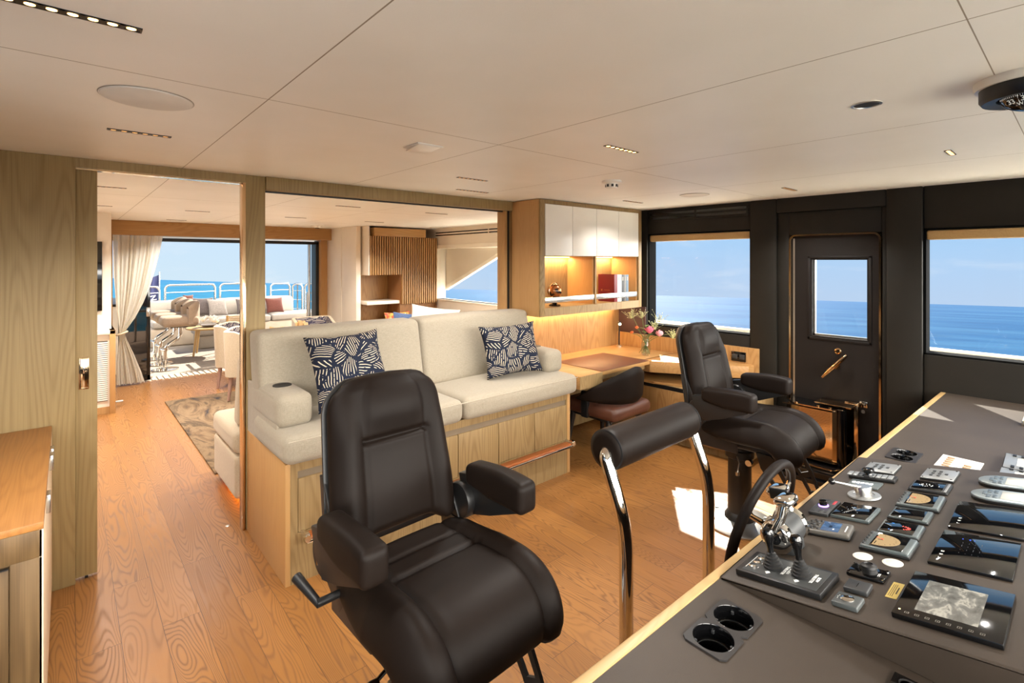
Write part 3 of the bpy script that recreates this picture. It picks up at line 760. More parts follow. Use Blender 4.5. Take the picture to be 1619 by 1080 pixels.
for a, b, nm in ((.800, .985, 'l'), (2.735, 2.915, 'r')):
    m = MB(); m.soft(a, b, 2.70, 3.20, .735, .906, .045, (.004, .012, .008), 7); ar = part('armrest', m, M_LINEN, t, sharp=80)
    cx, cy = (a+b)/2, 2.93
    m = MB(); m.lathe([(0, .9125), (.044, .9125), (.047, .9135), (.049, .9125), (.049, .900), (0, .900)], 28, (cx, cy, .003)); part('cup_holder', m, M_RUBBER, ar, label='round black cup holder')
m = MB(); m.prism([(.8035, 3.28, .585), (.8035, 3.28, .895), (.8035, 2.80, .895), (.8035, 2.74, .86), (.8035, 2.73, .72), (.8035, 2.60, .60)], (.018, 0, 0), .007, seg=3); part('side_upholstery', m, M_LINEN, t, sharp=80)

def scatter(name, label, w, h, th, pos, yaw, lean_, mat, cat='cushion', group=None, roll=0.0, base=True):
    M = Matrix.Translation(Vector(pos)) @ Matrix.Rotation(yaw, 4, 'Z') @ Matrix.Rotation(-lean_, 4, 'X') @ Matrix.Rotation(roll, 4, 'Y')
    m = MB(); m.pillow(w, h, th)
    o = part(name, m, mat, None, sharp=180)
    o.matrix_world = M; WM[o.name] = M
    return tag(o, label, cat, group)
scatter('scatter_cushion', 'navy leaf print cushion leaning in the near corner of the long sofa', .44, .44, .17, (1.212, 2.775, .985), R_(-2), R_(29), M_LEAF, group='leaf print cushions on the long sofa', roll=R_(-2))
scatter('scatter_cushion', 'navy leaf print cushion by the sofa arm next to the desk', .47, .38, .15, (2.45, 2.79, .950), R_(-12), R_(18), M_LEAF, group='leaf print cushions on the long sofa', roll=R_(-2))

# ================================================================ WALL CABINET WITH BOOKS AND GLOBE
X0, X1, Y0, Y1, Z0, Z1 = 2.905, 4.33, 2.95, 3.295, 1.135, 2.105
t = thing('wall_cabinet', 'oak wall cabinet with four white doors and two lit niches over the desk', 'cabinet', (3.6, 3.1, Z0))
m = MB(); m.box(X0, X0+.055, Y0, Y1, Z0, Z1, .002); m.box(X1-.05, X1, Y0, Y1, Z0, Z1, .002); m.box(X0+.05, X1-.05, Y0, Y1, Z0, 1.205); m.box(X0+.05, X1-.05, Y0, Y1, 2.072, Z1); m.box(X0+.05, X1-.05, Y0+.012, Y1, 1.636, 1.652); m.box(X0+.05, X1-.05, Y1-.02, Y1, Z0, Z1); m.box(3.605, 3.623, Y0, Y1, 1.2, 1.64); m.box(3.0, X1-.06, Y0+.03, Y1-.02, 1.652, 2.07)
part('carcass', m, M_OAKP, t)
m = MB(); m.box(X0-.006, X0+.002, Y0+.012, Y1, Z0, Z1); part('side_panel', m, M_OAKW, t)
for xx in (3.59, X1-.066):
    m = MB(); m.box(xx, xx+.0155, Y0+.02, Y1-.02, 1.206, 1.636); part('niche_lining', m, M_OAKW, t)
for a, b in zip((2.963, 3.297, 3.623, 3.953), (3.297, 3.623, 3.953, 4.276)):
    m = MB(); m.box(a+.002, b-.002, Y0-.002, Y0+.016, 1.640, 2.070, .002); part('door', m, M_WHITE, t, label='white lacquered door')
for a, b in ((2.963, 3.605), (3.623, 4.262)):
    m = MB(); m.box(a+.004, b-.004, Y0+.004, Y0+.016, 1.245, 1.292, .004); part('guard_rail', m, plain('satin_rail', (216, 212, 204), .22, .75), t, label='satin metal fiddle rail')
    m = MB(); m.box(a+.02, b-.02, Y1-.05, Y1-.03, 1.626, 1.635); part('led_strip', m, M_LED, t, label='warm light strip')
m = MB(); m.box(X0+.06, X1-.06, Y1-.05, Y1-.03, Z0-.006, Z0); part('under_light', m, M_LED, t, label='warm light strip under the cabinet')
# globe
gx, gy, gz = 3.19, 3.06, 1.336
t = thing('desk_globe', 'small bronze globe on a black stand in the left niche', 'globe', (gx, gy, 1.205))
m = MB(); m.lathe([(0, 1.205), (.05, 1.205), (.052, 1.215), (.022, 1.226), (.016, 1.245), (.034, 1.262), (.034, 1.272), (0, 1.272)], 24, (gx, gy, 0)); part('stand', m, M_BLACKG, t)
m = MB(); m.lathe([(.064*math.sin(PI*i/24), gz+.0-.064*math.cos(PI*i/24)) for i in range(25)], 32, (gx, gy, 0))
g = NT('globe_metal'); g.set(.22, .85); nn = g.noise(g.coord(), 22, 3); g.l(g.ramp(nn.outputs['Fac'], [(.45, lin((64, 56, 52))), (.52, lin((196, 132, 84)))]), g.b.inputs['Base Color'])
part('ball', m, g.m, t)
m = MB(); m.tube([(gx+.069*math.cos(a), gy, gz+.069*math.sin(a)) for a in [PI*2*i/40 for i in range(40)]], .0035, 6, closed=True); m.lathe([(0, 0), (.007, 0), (.005, .012), (0, .014)], 10, (gx, gy, gz+.064)); part('meridian', m, M_BRONZE, t)
# books
bx = 3.915
for i, (w, h, col, lab) in enumerate([(.050, .262, (112, 22, 30), 'thick red book with a gold emblem, first of the row in the niche'), (.036, .258, (222, 216, 204), 'white book standing beside the red one'), (.026, .258, (236, 232, 222), 'thin white book between the other white one and the black one'), (.040, .258, (40, 40, 42), 'black book in the middle of the niche row'), (.030, .257, (108, 104, 100), 'grey book next to the black one'), (.042, .256, (74, 96, 116), 'slate blue book at the end of the row')]):
    t = thing('book', lab, 'book', (bx+w/2, 3.08, 1.206), 0, 'books in the right niche')
    cov = plain('cover_%d_%d_%d' % col, col, .5, var=.04)
    m = MB(); m.box(bx, bx+.003, 2.975, 3.165, 1.206, 1.206+h); m.box(bx+w-.004, bx+w-.001, 2.975, 3.165, 1.206, 1.206+h); m.box(bx, bx+w-.001, 2.972, 2.976, 1.206, 1.206+h, .001); part('cover', m, cov, t)
    m = MB(); m.box(bx+.003, bx+w-.004, 2.976, 3.16, 1.209, 1.203+h); part('pages', m, plain('paper', (232, 224, 206), .8), t)
    if i == 0:
        Mx = Matrix.Translation((bx-.0006, 3.06, 1.315)) @ Matrix.Rotation(-PI/2, 4, 'Z') @ Matrix.Rotation(PI/2, 4, 'X')
        m = MB(); m.box(-.045, .03, -.002, .002, -.0004, .0006); m.box(-.082, -.060, -.003, .003, -.0004, .0006, M=Matrix.Rotation(.8, 4, 'Z') @ Matrix.Identity(4)); 
        m2 = MB()
        for s in (1, -1): m2.box(-.012, .012, -.0022, .0022, -.0004, .0006, M=Mx @ Matrix.Translation((-.062, 0, 0)) @ Matrix.Rotation(s*.8, 4, 'Z'))
        m2.box(-.036, .034, -.0016, .0016, -.0004, .0006, M=Mx); m.bm.free()
        part('emblem', m2, M_GOLD, t, label='gold emblem')
    else:
        m = MB()
        for z in (.03, .20): m.box(bx+w*.28, bx+w*.66, 2.9712, 2.9722, 1.206+z, 1.206+z+.035)
        part('spine_label', m, plain('spine_mark', (150, 140, 124), .5), t)
    bx += w+.001

# ================================================================ DESK AND RETURN
DZ = .715
t = thing('writing_desk', 'oak writing desk with a lit return along the dark wall', 'desk', (3.6, 2.95, 0))
m = MB(); m.box(2.93, 3.20, 2.545, 3.30, DZ-.10, DZ, .003); m.box(3.20, 4.39, 2.60, 3.30, DZ-.03, DZ, .002); m.box(3.20, 3.86, 2.545, 2.62, DZ-.03, DZ-.002, .002)
m.prism([(3.86, 2.62, DZ), (3.86, 2.545, DZ), (4.265, 1.86, DZ), (4.39, 1.86, DZ), (4.39, 2.62, DZ)], (0, 0, -.10), .003)
part('desktop', m, M_OAKX, t)
m = MB(); m.box(2.93, 3.20, 2.543, 2.548, DZ-.10, DZ-.002); m.box(3.20, 3.84, 2.585, 2.60, DZ-.075, DZ-.03); part('drawer_front', m, M_OAKP, t)
m = MB(); m.box(3.20, 3.856, 2.552, 3.06, DZ+.0005, DZ+.004, .002); part('desk_pad', m, M_PAD, t, label='brown leather writing pad')
m = MB(); m.box(4.365, 4.398, 1.826, 3.29, .50, .853, .003); part('wall_backing', m, M_OAK, t)
m = MB(); m.box(2.97, 4.39, 3.27, 3.299, .02, 1.13); part('back_panel', m, M_OAK, t)
m = MB(); m.box(2.97, 4.39, 3.24, 3.268, .02, DZ-.1); part('knee_panel', m, M_OAKP, t)
m = MB(); m.prism([(3.875, 2.535, DZ+.001), (3.868, 2.528, DZ+.001), (4.02, 2.275, DZ+.001), (4.03, 2.280, DZ+.001)], (0, 0, .004)); part('led_strip', m, plain('cool_led', (255, 244, 220), .4, emit=(255, 236, 200), es=5.0), t, label='bright light line along the return edge')
m = MB(); m.box(4.355, 4.366, 1.925, 2.05, .728, .812, .004); m2 = MB()
sp = part('socket_plate', m, M_BLACKG, t)
for y in (1.957, 2.018): m2.box(4.352, 4.358, y-.022, y+.022, .75, .79, .003)
part('socket_face', m2, M_DGREY, sp)
t = thing('side_cabinet', 'low oak cabinet under the desk return by the dark wall', 'cabinet', (4.17, 2.2, 0))
m = MB(); m.box(3.97, 4.364, 1.70, 3.23, .06, .50, .003); m.box(4.0, 4.36, 1.74, 3.2, 0, .06); part('carcass', m, M_OAKP, t)
m = MB(); m.prism([(3.93, 2.55, .50), (3.95, 2.50, .50), (4.20, 1.69, .50), (4.364, 1.69, .50), (4.364, 3.23, .50), (3.93, 3.23, .50)], (0, 0, .022), .002); part('top', m, M_OAKY, t)
for a, b in ((1.712, 2.20), (2.206, 2.70), (2.706, 3.2)):
    m = MB(); m.box(3.955, 3.97, a, b, .075, .462, .002); part('door', m, M_OAK, t)
m = MB(); m.box(3.958, 3.97, 1.71, 3.2, .464, .497); part('finger_groove', m, M_BLACK, t)
m = MB(); m.box(4.30, 4.362, 1.74, 3.2, .525, .61); part('recess_shade', m, M_BLACK, t)  # black block standing in for shade in the gap under the return

# reading lamp
lx, ly = 4.27, 3.18
t = thing('reading_lamp', 'slim upright reading lamp with a glowing tip in the desk corner', 'lamp', (lx, ly, DZ))
m = MB(); m.lathe([(0, .0005), (.030, .0005), (.030, .012), (.02, .018), (0, .018)], 20, (lx, ly, DZ)); part('base', m, M_STEEL, t)
m = MB(); m.tube([(lx, ly, DZ+.016), (lx, ly, .80), (lx-.004, ly-.006, .94)], .007, 10); part('stem', m, M_BLACK, t)
m = MB(); m.lathe([(0, -.014), (.016, -.012), (.017, .014), (.010, .024), (0, .026)], 16, (lx-.004, ly-.008, .952)); hd = part('head', m, M_BLACK, t)
m = MB(); m.lathe([(0, -.012), (.008, -.009), (.0115, 0), (.008, .009), (0, .012)], 14, (lx-.016, ly-.022, .948)); part('bulb', m, plain('lamp_tip', (255, 236, 200), .3, emit=(255, 226, 176), es=30.0), hd, label='glowing lamp tip')
# wall-side brown pin board behind flowers
m = MB(); m.box(WX-.026, WX-.013, 2.94, 3.29, .853, 1.13, .003); tag(part('wall_pad', m, leather('maroon_panel', (70, 48, 46), .55), None), 'dark maroon padded panel behind the desk lamp', 'panel')
# vase of flowers
vx, vy = 4.06, 2.72
t = thing('flower_vase', 'clear glass vase of pink and orange flowers on the desk corner', 'vase', (vx, vy, DZ))
m = MB(); m.lathe([(.001, DZ+.004), (.030, DZ+.002), (.040, DZ+.012), (.043, DZ+.06), (.040, DZ+.115), (.030, DZ+.145), (.026, DZ+.165), (.031, DZ+.185), (.0285, DZ+.185), (.0235, DZ+.165), (.0275, DZ+.145), (.037, DZ+.115), (.040, DZ+.06), (.037, DZ+.016), (.001, DZ+.012)], 28, (vx, vy, 0))
gv = glass_mat('vase_glass', (.90, .94, .93, 1), 1.6); part('glass', m, gv, t)
M_STEM = plain('stem_green', (86, 104, 54), .6); M_LEAFG = plain('leaf_green', (98, 118, 58), .6)
def blob(mb, c, r, n, petal, seed=0, up=Vector((0, 0, 1))):
    rnd = random.Random(seed); c = Vector(c)
    for i in range(n):
        a = 2*PI*i*.381966*1.0; ph = .25+1.15*i/n
        d = Vector((math.cos(a)*math.sin(ph), math.sin(a)*math.sin(ph), math.cos(ph)))
        s = d.cross(Vector((0, 0, 1))).normalized(); q = s.cross(d)
        L = r*(.75+.35*rnd.random())
        def fn(u, v):
            w = petal*math.sin(PI*min(.97, u*.9+.07))*(2*v-1)
            return c+d*(L*u*.9)+s*w+q*(r*.42*u*u+petal*.5*(2*v-1)**2*.6-.1*r)
        mb.grid(fn, 5, 4)
stems = []
heads = [((4.03, 2.66, .935), 'rose'), ((4.10, 2.60, .905), 'rose'), ((3.99, 2.77, .965), 'bud'), ((3.985, 2.82, .915), 'bud'), ((4.11, 2.80, 1.095), 'spray'), ((4.06, 2.88, 1.09), 'spray'), ((4.10, 2.60, 1.075), 'spray'), ((4.16, 2.50, .93), 'spray'), ((4.12, 2.66, 1.0), 'spray')]
m = MB()
for h, kd in heads:
    m.tube(bez((vx+(h[0]-vx)*-.25, vy+(h[1]-vy)*-.25, DZ+.02), (vx, vy, DZ+.12), (vx+(h[0]-vx)*.35, vy+(h[1]-vy)*.35, DZ+.2), h, 8), .0028, 6)
part('stems', m, M_STEM, t)
m = MB()
for i in range(9):
    a = i*2.4; c = Vector((vx, vy, DZ+.17+.012*i)); d = Vector((math.cos(a), math.sin(a), .5))
    sd = Vector((-math.sin(a), math.cos(a), 0))
    m.grid(lambda u, v: c+d*(.075*u)+sd*(.018*math.sin(PI*min(.98, u*.95+.03))*(2*v-1))+Vector((0, 0, -.03*u*u)), 6, 4)
part('leaves', m, M_LEAFG, t)
M_PINK = plain('pink_petal', (226, 120, 150), .6, var=.15); M_PALE = plain('pale_pink_petal', (238, 180, 192), .6, var=.1); M_ORG = plain('orange_petal', (228, 122, 70), .6, var=.1); M_SPR = plain('pale_green_spray', (190, 192, 140), .7, var=.15)
m = MB(); blob(m, heads[0][0], .062, 26, .022, 1); part('blossom', m, M_PINK, t, sharp=180, label='big pink blossom')
m = MB(); blob(m, heads[1][0], .055, 24, .020, 2); part('blossom', m, M_PALE, t, sharp=180, label='pale pink blossom')
for i in (2, 3):
    m = MB(); blob(m, heads[i][0], .026, 18, .013, i); part('blossom', m, M_ORG, t, sharp=180, label='small orange bloom')
for i in range(4, 9):
    m = MB(); rr = random.Random(i); c = Vector(heads[i][0])
    for j in range(34):
        p = c+Vector((rr.gauss(0, .030), rr.gauss(0, .030), rr.gauss(0, .018)+.01))
        m.tube([c+Vector((0, 0, -.045)), p], .0007, 4); m.lathe([(0, -.004), (.004, 0), (0, .004)], 6, p)
    part('spray', m, M_SPR, t)

# desk chair, facing the desk
t = thing('desk_chair', 'brown leather tub chair pushed up to the desk', 'chair', (3.36, 2.62, 0))
cx, cy = 3.36, 2.66
m = MB()
def shell(u, v):
    a = -PI*.5 + (u-.5)*PI*1.10            # wraps around the back (toward -y)
    rx, ry = .295, .30
    top = .765-.27*abs(2*u-1)**1.5; bot = .475+.02*abs(2*u-1)
    z = bot+(top-bot)*v
    k = 1+.05*(v-.3)
    return (cx+rx*k*math.cos(a), cy+ry*k*math.sin(a)*1.0, z)
nu, nv = 40, 10
pts_o = [[Vector(shell(i/nu, j/nv)) for j in range(nv+1)] for i in range(nu+1)]
def shell2(u, v, off):
    p = Vector(shell(u, v)); d = Vector((p.x-cx, p.y-cy, 0)).normalized(); e = math.sqrt(max(0, 1-(2*v-1)**6))*(1 if 0 < u < 1 else .6); return p+d*off*e
m.grid(lambda a, b: shell2(a, b, .022), nu, nv); m.grid(lambda a, b: shell2(a, b, -.022), nu, nv)
for (ua, fx) in ((0, 1), (1, 1)): m.grid(lambda a, b, ua=ua: shell2(ua, b, .022-.044*a), 2, nv)
for vb in (0, 1): m.grid(lambda a, b, vb=vb: shell2(a, vb, .022-.044*b), nu, 2)
bmesh.ops.remove_doubles(m.bm, verts=m.bm.verts, dist=2e-4)
part('backrest', m, M_BROWN, t, sharp=70)
m = MB(); m.soft(cx-.25, cx+.25, cy-.30, cy+.24, .36, .465, .04, (.006, .006, .012), 7); part('seat', m, M_BROWN2, t, sharp=80)
for sx, sy in ((-1, -1), (1, -1), (-1, 1), (1, 1)):
    m = MB(); m.tube([(cx+sx*.19, cy+sy*.18-.02, .37), (cx+sx*.235, cy+sy*.225-.02, 0)], [.026, .014], 12); part('leg', m, M_BLACK, t)
m = MB(); m.box(cx-.21, cx+.21, cy-.24, cy+.19, .335, .365, .01); m.box(cx-.27, cx-.235, cy-.05, cy+.02, .35, .56, .01); m.box(cx+.235, cx+.27, cy-.05, cy+.02, .35, .56, .01); part('seat_frame', m, M_BLACK, t)

# polished folding step at the door
t = thing('folding_step', 'polished steel folding step unit standing at the foot of the dark door', 'step', (4.28, 1.35, 0))
fx = 4.17
m = MB(); pl = [(4.40, 1.60), (4.30, 1.575), (fx+.03, 1.50), (fx+.005, 1.47), (fx, 1.44), (fx, 1.22), (fx+.015, 1.195), (fx+.03, 1.19)]
for a, b in zip(pl, pl[1:]): m.prism([(a[0], a[1], .12), (b[0], b[1], .12), (b[0], b[1], .515), (a[0], a[1], .515)], ((b[1]-a[1])*-.0+.008, .004, 0))
part('front_panel', m, M_BRONZE, t, label='mirror polished front panel')
m = MB()
for i in range(17): m.box(fx-.003, fx+.001, 1.235, 1.425, .30+i*.0115, .3045+i*.0115)
part('tread_rib', m, M_BRONZE, t)
m = MB(); m.tube([(fx+.03, 1.175, .10), (fx+.03, 1.175, .52)], .022, 16); m.tube([(fx+.075, 1.165, .10), (fx+.075, 1.165, .51)], .016, 14); part('pivot_post', m, M_BLACKG, t)
m = MB(); m.box(4.385, 4.428, 1.115, 1.20, .10, .545, .002); m.box(4.24, 4.42, 1.12, 1.36, .525, .537, .003); part('back_plate', m, M_BRONZE, t)
m = MB(); m.box(fx, 4.41, 1.20, 1.56, .496, .506); part('top_plate', m, M_BLACKG, t)
m = MB()
for y in (1.24, 1.32, 1.47): m.lathe([(0, 0), (.012, 0), (.012, .014), (0, .014)], 12, (fx+.03, y, .506))
part('fastener', m, M_BRONZE, t)
m = MB(); m.box(4.02, 4.40, 1.12, 1.60, .035, .10, .008); m.box(4.06, 4.16, 1.16, 1.52, .10, .108, .003); m.box(4.0, 4.4, 1.1, 1.62, 0, .035, .004); part('foot', m, M_BLACKG, t)
m = MB(); m.tube(fillet([(3.99, 1.56, .112), (3.99, 1.40, .112), (4.05, 1.36, .112), (4.05, 1.18, .112), (4.14, 1.14, .112)], .03, 5), .007, 8); part('foot_rail', m, M_BRONZE, t)

# ================================================================ SIDEBOARD AT THE LEFT
t = thing('sideboard', 'oak sideboard at the far left with a warm lit top', 'cabinet', (-.4, 2.7, 0))
SZ = .805
m = MB(); m.box(-.735, -.052, 2.10, 3.292, SZ-.022, SZ, .002); part('top', m, M_TOPY, t)
m = MB(); m.box(-.735, -.062, 2.112, 3.292, .05, SZ-.022); m.box(-.735, -.08, 2.14, 3.28, 0, .05); part('carcass', m, M_SIDEF, t)
m = MB(); m.box(-.735, -.055, 2.100, 2.112, SZ-.105, SZ-.022, .001); m.box(-.125, -.055, 2.100, 2.112, .05, SZ-.105, .001); part('face_frame', m, M_SIDEF, t)
m = MB(); m.box(-.60, -.128, 2.103, 2.112, .06, SZ-.112, .002); d = part('door', m, M_SIDEF, t)
m = MB(); m.box(-.60, -.128, 2.094, 2.104, SZ-.116, SZ-.112); part('finger_groove', m, M_BLACK, d)
m = MB(); m.box(-.062, -.052, 2.10, 3.292, .05, SZ-.022, .001); part('side_edging', m, plain('pale_birch_edge', (236, 214, 184), .45), t, label='pale edge strip with punched holes')
for y in (2.36, 2.83, 2.93):
    m = MB(); m.box(-.053, -.040, y, y+.055, SZ-.075, SZ-.012, .003); part('door_catch', m, M_STEEL, t)
# ================================================================ HELM CONSOLE
CZ = .72
ye = lambda x: .711-.018*(x-.787)
t = thing('helm_console', 'wide leather topped helm console with a pale oak front edge', 'console', (2.0, .3, 0))
XL, XR = .30, 4.395
console = t
m = MB(); m.prism([(XL, ye(XL), CZ+.001), (XR, ye(XR), CZ+.001), (XR, ye(XR)-.029, CZ+.001), (XL, ye(XL)-.029, CZ+.001)], (0, 0, -.045), .004, seg=3); part('edge_strip', m, M_EDGE, t, label='pale oak edge strip')
m = MB(); m.prism([(XL, ye(XL)-.16, 0), (XR, ye(XR)-.16, 0), (XR, -1.1, 0), (XL, -1.1, 0)], (0, 0, .65)); part('cabinet_front', m, M_DARK2, t)
m = MB(); pf = -.42
m.prism([(1.357, .672, CZ-.002), (1.357, .672, CZ+.005), (1.357, .655, CZ+PSL*(PY0-.655)), (1.357, pf, CZ+PSL*(PY0-pf)), (1.357, pf, CZ-.002)], (2.655-1.357, 0, 0), .006, seg=3); part('instrument_panel', m, M_CONS, t, label='raised sloping instrument panel')

PN = Vector((0, PSL, 1)).normalized()
def frame(quad, up, flat=False):
    P = [(at_z(px, py, CZ+up) if flat else at_panel(px, py, up)) for px, py in quad]     # aft-left, aft-right, fwd-right, fwd-left
    c = sum(P, Vector())/4
    X = ((P[1]-P[0])+(P[2]-P[3])).normalized()
    Z = Vector((0, 0, 1)) if flat else PN
    X = (X-Z*X.dot(Z)).normalized(); Y = Z.cross(X)
    w = ((P[1]-P[0]).length+(P[2]-P[3]).length)/2; d = ((P[3]-P[0]).length+(P[2]-P[1]).length)/2
    c = c-Z*up
    M = Matrix((X, Y, Z)).transposed().to_4x4(); M.translation = c+Z*.0006
    return M, w, d
def dev(name, label, cat, quad, up, flat=False, group=None):
    M, w, d = frame(quad, up, flat)
    o = bpy.data.objects.new(name, None); COL.objects.link(o); o.empty_display_size = .03
    o.matrix_world = M; WM[o.name] = M; tag(o, label, cat, group)
    return o, w, d
def pt(name, mb, mat, par, **k): return part(name, mb, mat, par, local=True, **k)
RT = lambda x, y, z: Matrix.Translation((x, y, z)) @ Matrix.Rotation(PI, 4, 'Z')
def mark(par, name, segs, mat=M_INK, z=0.0):
    mb = MB()
    for a in segs: mb.box(a[0], a[1], a[2], a[3], z, z+.0005)
    return pt(name, mb, mat, par)
def wtext(par, body, size, x, y, z, mat=M_INK, rot=PI): return text(body, size, WM[par.name] @ Matrix.Translation((x, y, z)) @ Matrix.Rotation(rot, 4, 'Z'), mat, par)

# --- big chart display with touch keys
o, w, d = dev('chart_display', 'big black framed display with a grey picture, beside the yellow sticker', 'display', [(1408, 968), (1447, 903), (1606, 939), (1587, 1020)], .012)
m = MB(); m.box(-w/2, w/2, -d/2, d/2, 0, .012, .002); pt('housing', m, M_BLACKG, o)
m = MB(); m.box(-w*.33, w*.34, -d*.27, d*.31, .012, .0128); pt('screen', m, M_MAP, o)
mb = MB()
for i in range(8):
    y = d*.36-i*d*.098; x = -w*.43; s = .0035
    for a in ((x-s, x+s, y-s, y-s+.0006), (x-s, x+s, y+s, y+s+.0006), (x-s, x-s+.0006, y-s, y+s), (x+s, x+s+.0006, y-s, y+s)): mb.box(a[0], a[1], a[2], a[3], .012, .0124)
    mb.box(x-.0015, x+.0015, y-.0003, y+.0003, .012, .0124)
pt('touch_key', mb, plain('faint_marking', (120, 116, 106), .5, emit=(120, 116, 106), es=.1), o)
m = MB(); m.lathe([(0, .012), (.002, .012), (.002, .0126), (0, .0126)], 10, (-w*.40, d*.44, 0)); pt('status_light', m, plain('yellow_light', (255, 230, 120), .4, emit=(255, 230, 120), es=4), o)
# --- two black glass panels
for q, lab in (([(1465, 887.5), (1493, 837.5), (1615, 859), (1601.5, 916)], 'black glass touch panel next to the big grey picture display'),
               ([(1498, 832.5), (1516.5, 792), (1627, 807), (1619, 852)], 'black glass touch panel next to the silver handsets at the frame edge')):
    o, w, d = dev('touch_display', lab, 'display', q, .008, group='black glass touch panels')
    m = MB(); m.box(-w/2, w/2, -d/2, d/2, 0, .008, .0015); pt('housing', m, M_SCREEN, o)
    m = MB()
    for i in range(3):
        x = -w*.34+i*w*.09
        m.box(x-.003, x+.003, d*.39, d*.39+.0012, .008, .0085); m.box(x-.003, x-.0018, d*.39-.005, d*.39, .008, .0085)
        if i != 0: m.box(x+.0018, x+.003, d*.39-.006, d*.39, .008, .0085)
    pt('touch_symbol', m, M_INK, o)
    if 'picture' in lab:
        m = MB(); rr = random.Random(4)
        for i in range(4):
            for j in range(4):
                x = -w*.12+i*w*.10; y = d*.18-j*d*.08
                m.box(x, x+.012*rr.random()+.002, y, y+.0008, .008, .0084)
        pt('faint_readout', m, plain('dim_readout', (70, 72, 74), .4, emit=(60, 62, 66), es=.15), o)
        m = MB(); m.box(w*.30, w*.31, d*.20, d*.21, .008, .0084); m.box(w*.30, w*.315, d*.10, d*.12, .008, .0084); m.box(w*.30, w*.31, d*.05, d*.055, .008, .0084)
        pt('blue_icon', m, plain('blue_icon', (50, 90, 230), .4, emit=(40, 80, 240), es=.8), o)

# --- row of small displays
def small_display(label, quad, up, kind):
    o, w, d = dev('instrument_display', label, 'display', quad, up)
    m = MB(); m.box(-w/2, w/2, -d/2, d/2, 0, up*.6, .003); m.box(-w/2+.002, w/2-.002, -d/2+.002, d/2-.002, up*.5, up, .004, 3); h = pt('housing', m, M_GREYM if kind != 'keys' else M_DGREY, o)
    m = MB(); m.box(-w/2-.001, w/2+.001, -d/2-.001, d/2+.001, 0, up*.55, .002); pt('lower_case', m, M_BLACK, o)
    e = .20 if kind.startswith('tan') else .08
    m = MB(); m.box(-w*.44, w*.44, -d*.36, d*.5-d*e, up-.0005, up+.001, .0006); pt('screen', m, M_SCREEN, o)
    if kind.startswith('tan'):
        m = MB(); n = 28; y0 = d*.26; 
        P = [(-w*.36, y0, up+.001), (w*.36, y0, up+.001)] + [(w*.36*math.cos(a), y0-d*.08-d*.42*math.sin(a), up+.001) for a in [PI*i/n for i in range(n+1)]]
        m.prism(P, (0, 0, .0004)); pt('gauge_face', m, M_TAN, o)
        mb = MB()
        for i in range(9):
            a = PI*(i+.5)/9; c = Vector((w*.29*math.cos(a), y0-d*.08-d*.34*math.sin(a), up+.0014))
            mb.box(-.0022, .0022, -.0004, .0004, 0, .0003, M=Matrix.Translation(c) @ Matrix.Rotation(-a, 4, 'Z'))
        mb.box(-w*.30, -w*.12, y0-.006, y0-.004, up+.0014, up+.0018); mb.box(-.001, .001, y0-d*.16, y0-d*.05, up+.0014, up+.0018)
        pt('gauge_tick', mb, M_BLACKG, o)
        mb = MB(); mb.box(-.0007, .0007, 0, d*.16, 0, .0004, M=Matrix.Translation((w*.05, y0-d*.13, up+.0016)) @ Matrix.Rotation(-.5, 4, 'Z')); mb.lathe([(0, 0), (.003, 0), (.003, .001), (0, .001)], 12, (w*.05, y0-d*.13, up+.0014)); pt('needle', mb, plain('red_needle', (196, 66, 44), .4, emit=(196, 60, 40), es=.4), o)
        for i in range(5):
            m = MB(); m.lathe([(0, up), (.0052, up), (.0045, up+.0028), (0, up+.003)], 12, (-w*.36+i*w*.17, d*.42, 0)); pt('push_button', m, M_KEY, o)
    elif kind == 'dial':
        mb = MB(); n = 24
        for i in range(9):
            a = PI*.15+PI*.9*i/9
            mb.box(-.004, .004, -.0011, .0011, 0, .0005, M=Matrix.Translation((-w*.12*math.cos(a)-w*.02, -d*.02-d*.20*math.sin(a), up+.001)) @ Matrix.Rotation(a, 4, 'Z'))
        pt('dial_segment', mb, plain('red_segment', (190, 70, 60), .4, emit=(190, 66, 54), es=.5), o)
        mb = MB(); mb.box(-w*.3, -w*.27, d*.2, d*.23, up+.001, up+.0014); mb.box(w*.2, w*.23, d*.18, d*.24, up+.001, up+.0014); pt('blue_readout', mb, plain('blue_readout', (60, 120, 190), .4, emit=(50, 120, 200), es=.7), o)
    elif kind == 'keys':
        mb = MB(); rr = random.Random(9)
        for i in range(14):
            a = 2*PI*i/14; c = (-.0+.014*math.cos(a)*(.5+rr.random()*.6), d*.10+.02*math.sin(a)*(.5+rr.random()*.6))
            mb.box(c[0]-.003, c[0]+.003, c[1]-.0009, c[1]+.0009, up+.001, up+.0015)
        for y in (-d*.08, -d*.24): mb.box(-.004, .004, y, y+.0012, up+.001, up+.0015)
        pt('key_symbol', mb, M_INK, o)
        m = MB(); m.box(-w*.46, w*.46, -d*.47, -d*.41, up-.001, up+.0008, .0004); pt('bright_bar', m, M_SILVER, o)
    return o
small_display('grey display with a tan gauge face, next to the two white discs', [(1356.5, 859), (1378, 838), (1451, 854), (1436.5, 879)], .016, 'tan')
small_display('grey display with red dial segments, against the tan gauge by the white discs', [(1384, 837.5), (1398, 820), (1463, 831), (1451.5, 851)], .012, 'dial')
small_display('grey display with a plain bright screen, between the red dial and the second tan gauge', [(1402, 815), (1415, 799.5), (1477, 809.5), (1466.5, 827)], .010, 'blank')
small_display('black sided display with a tan gauge face, next to the dark key display', [(1414, 796), (1430, 775.5), (1495, 785), (1484, 805)], .014, 'tan2')
small_display('dark display full of white key symbols beside the silver keypad', [(1435, 771), (1445, 758), (1506.5, 766), (1496.5, 780)], .010, 'keys')

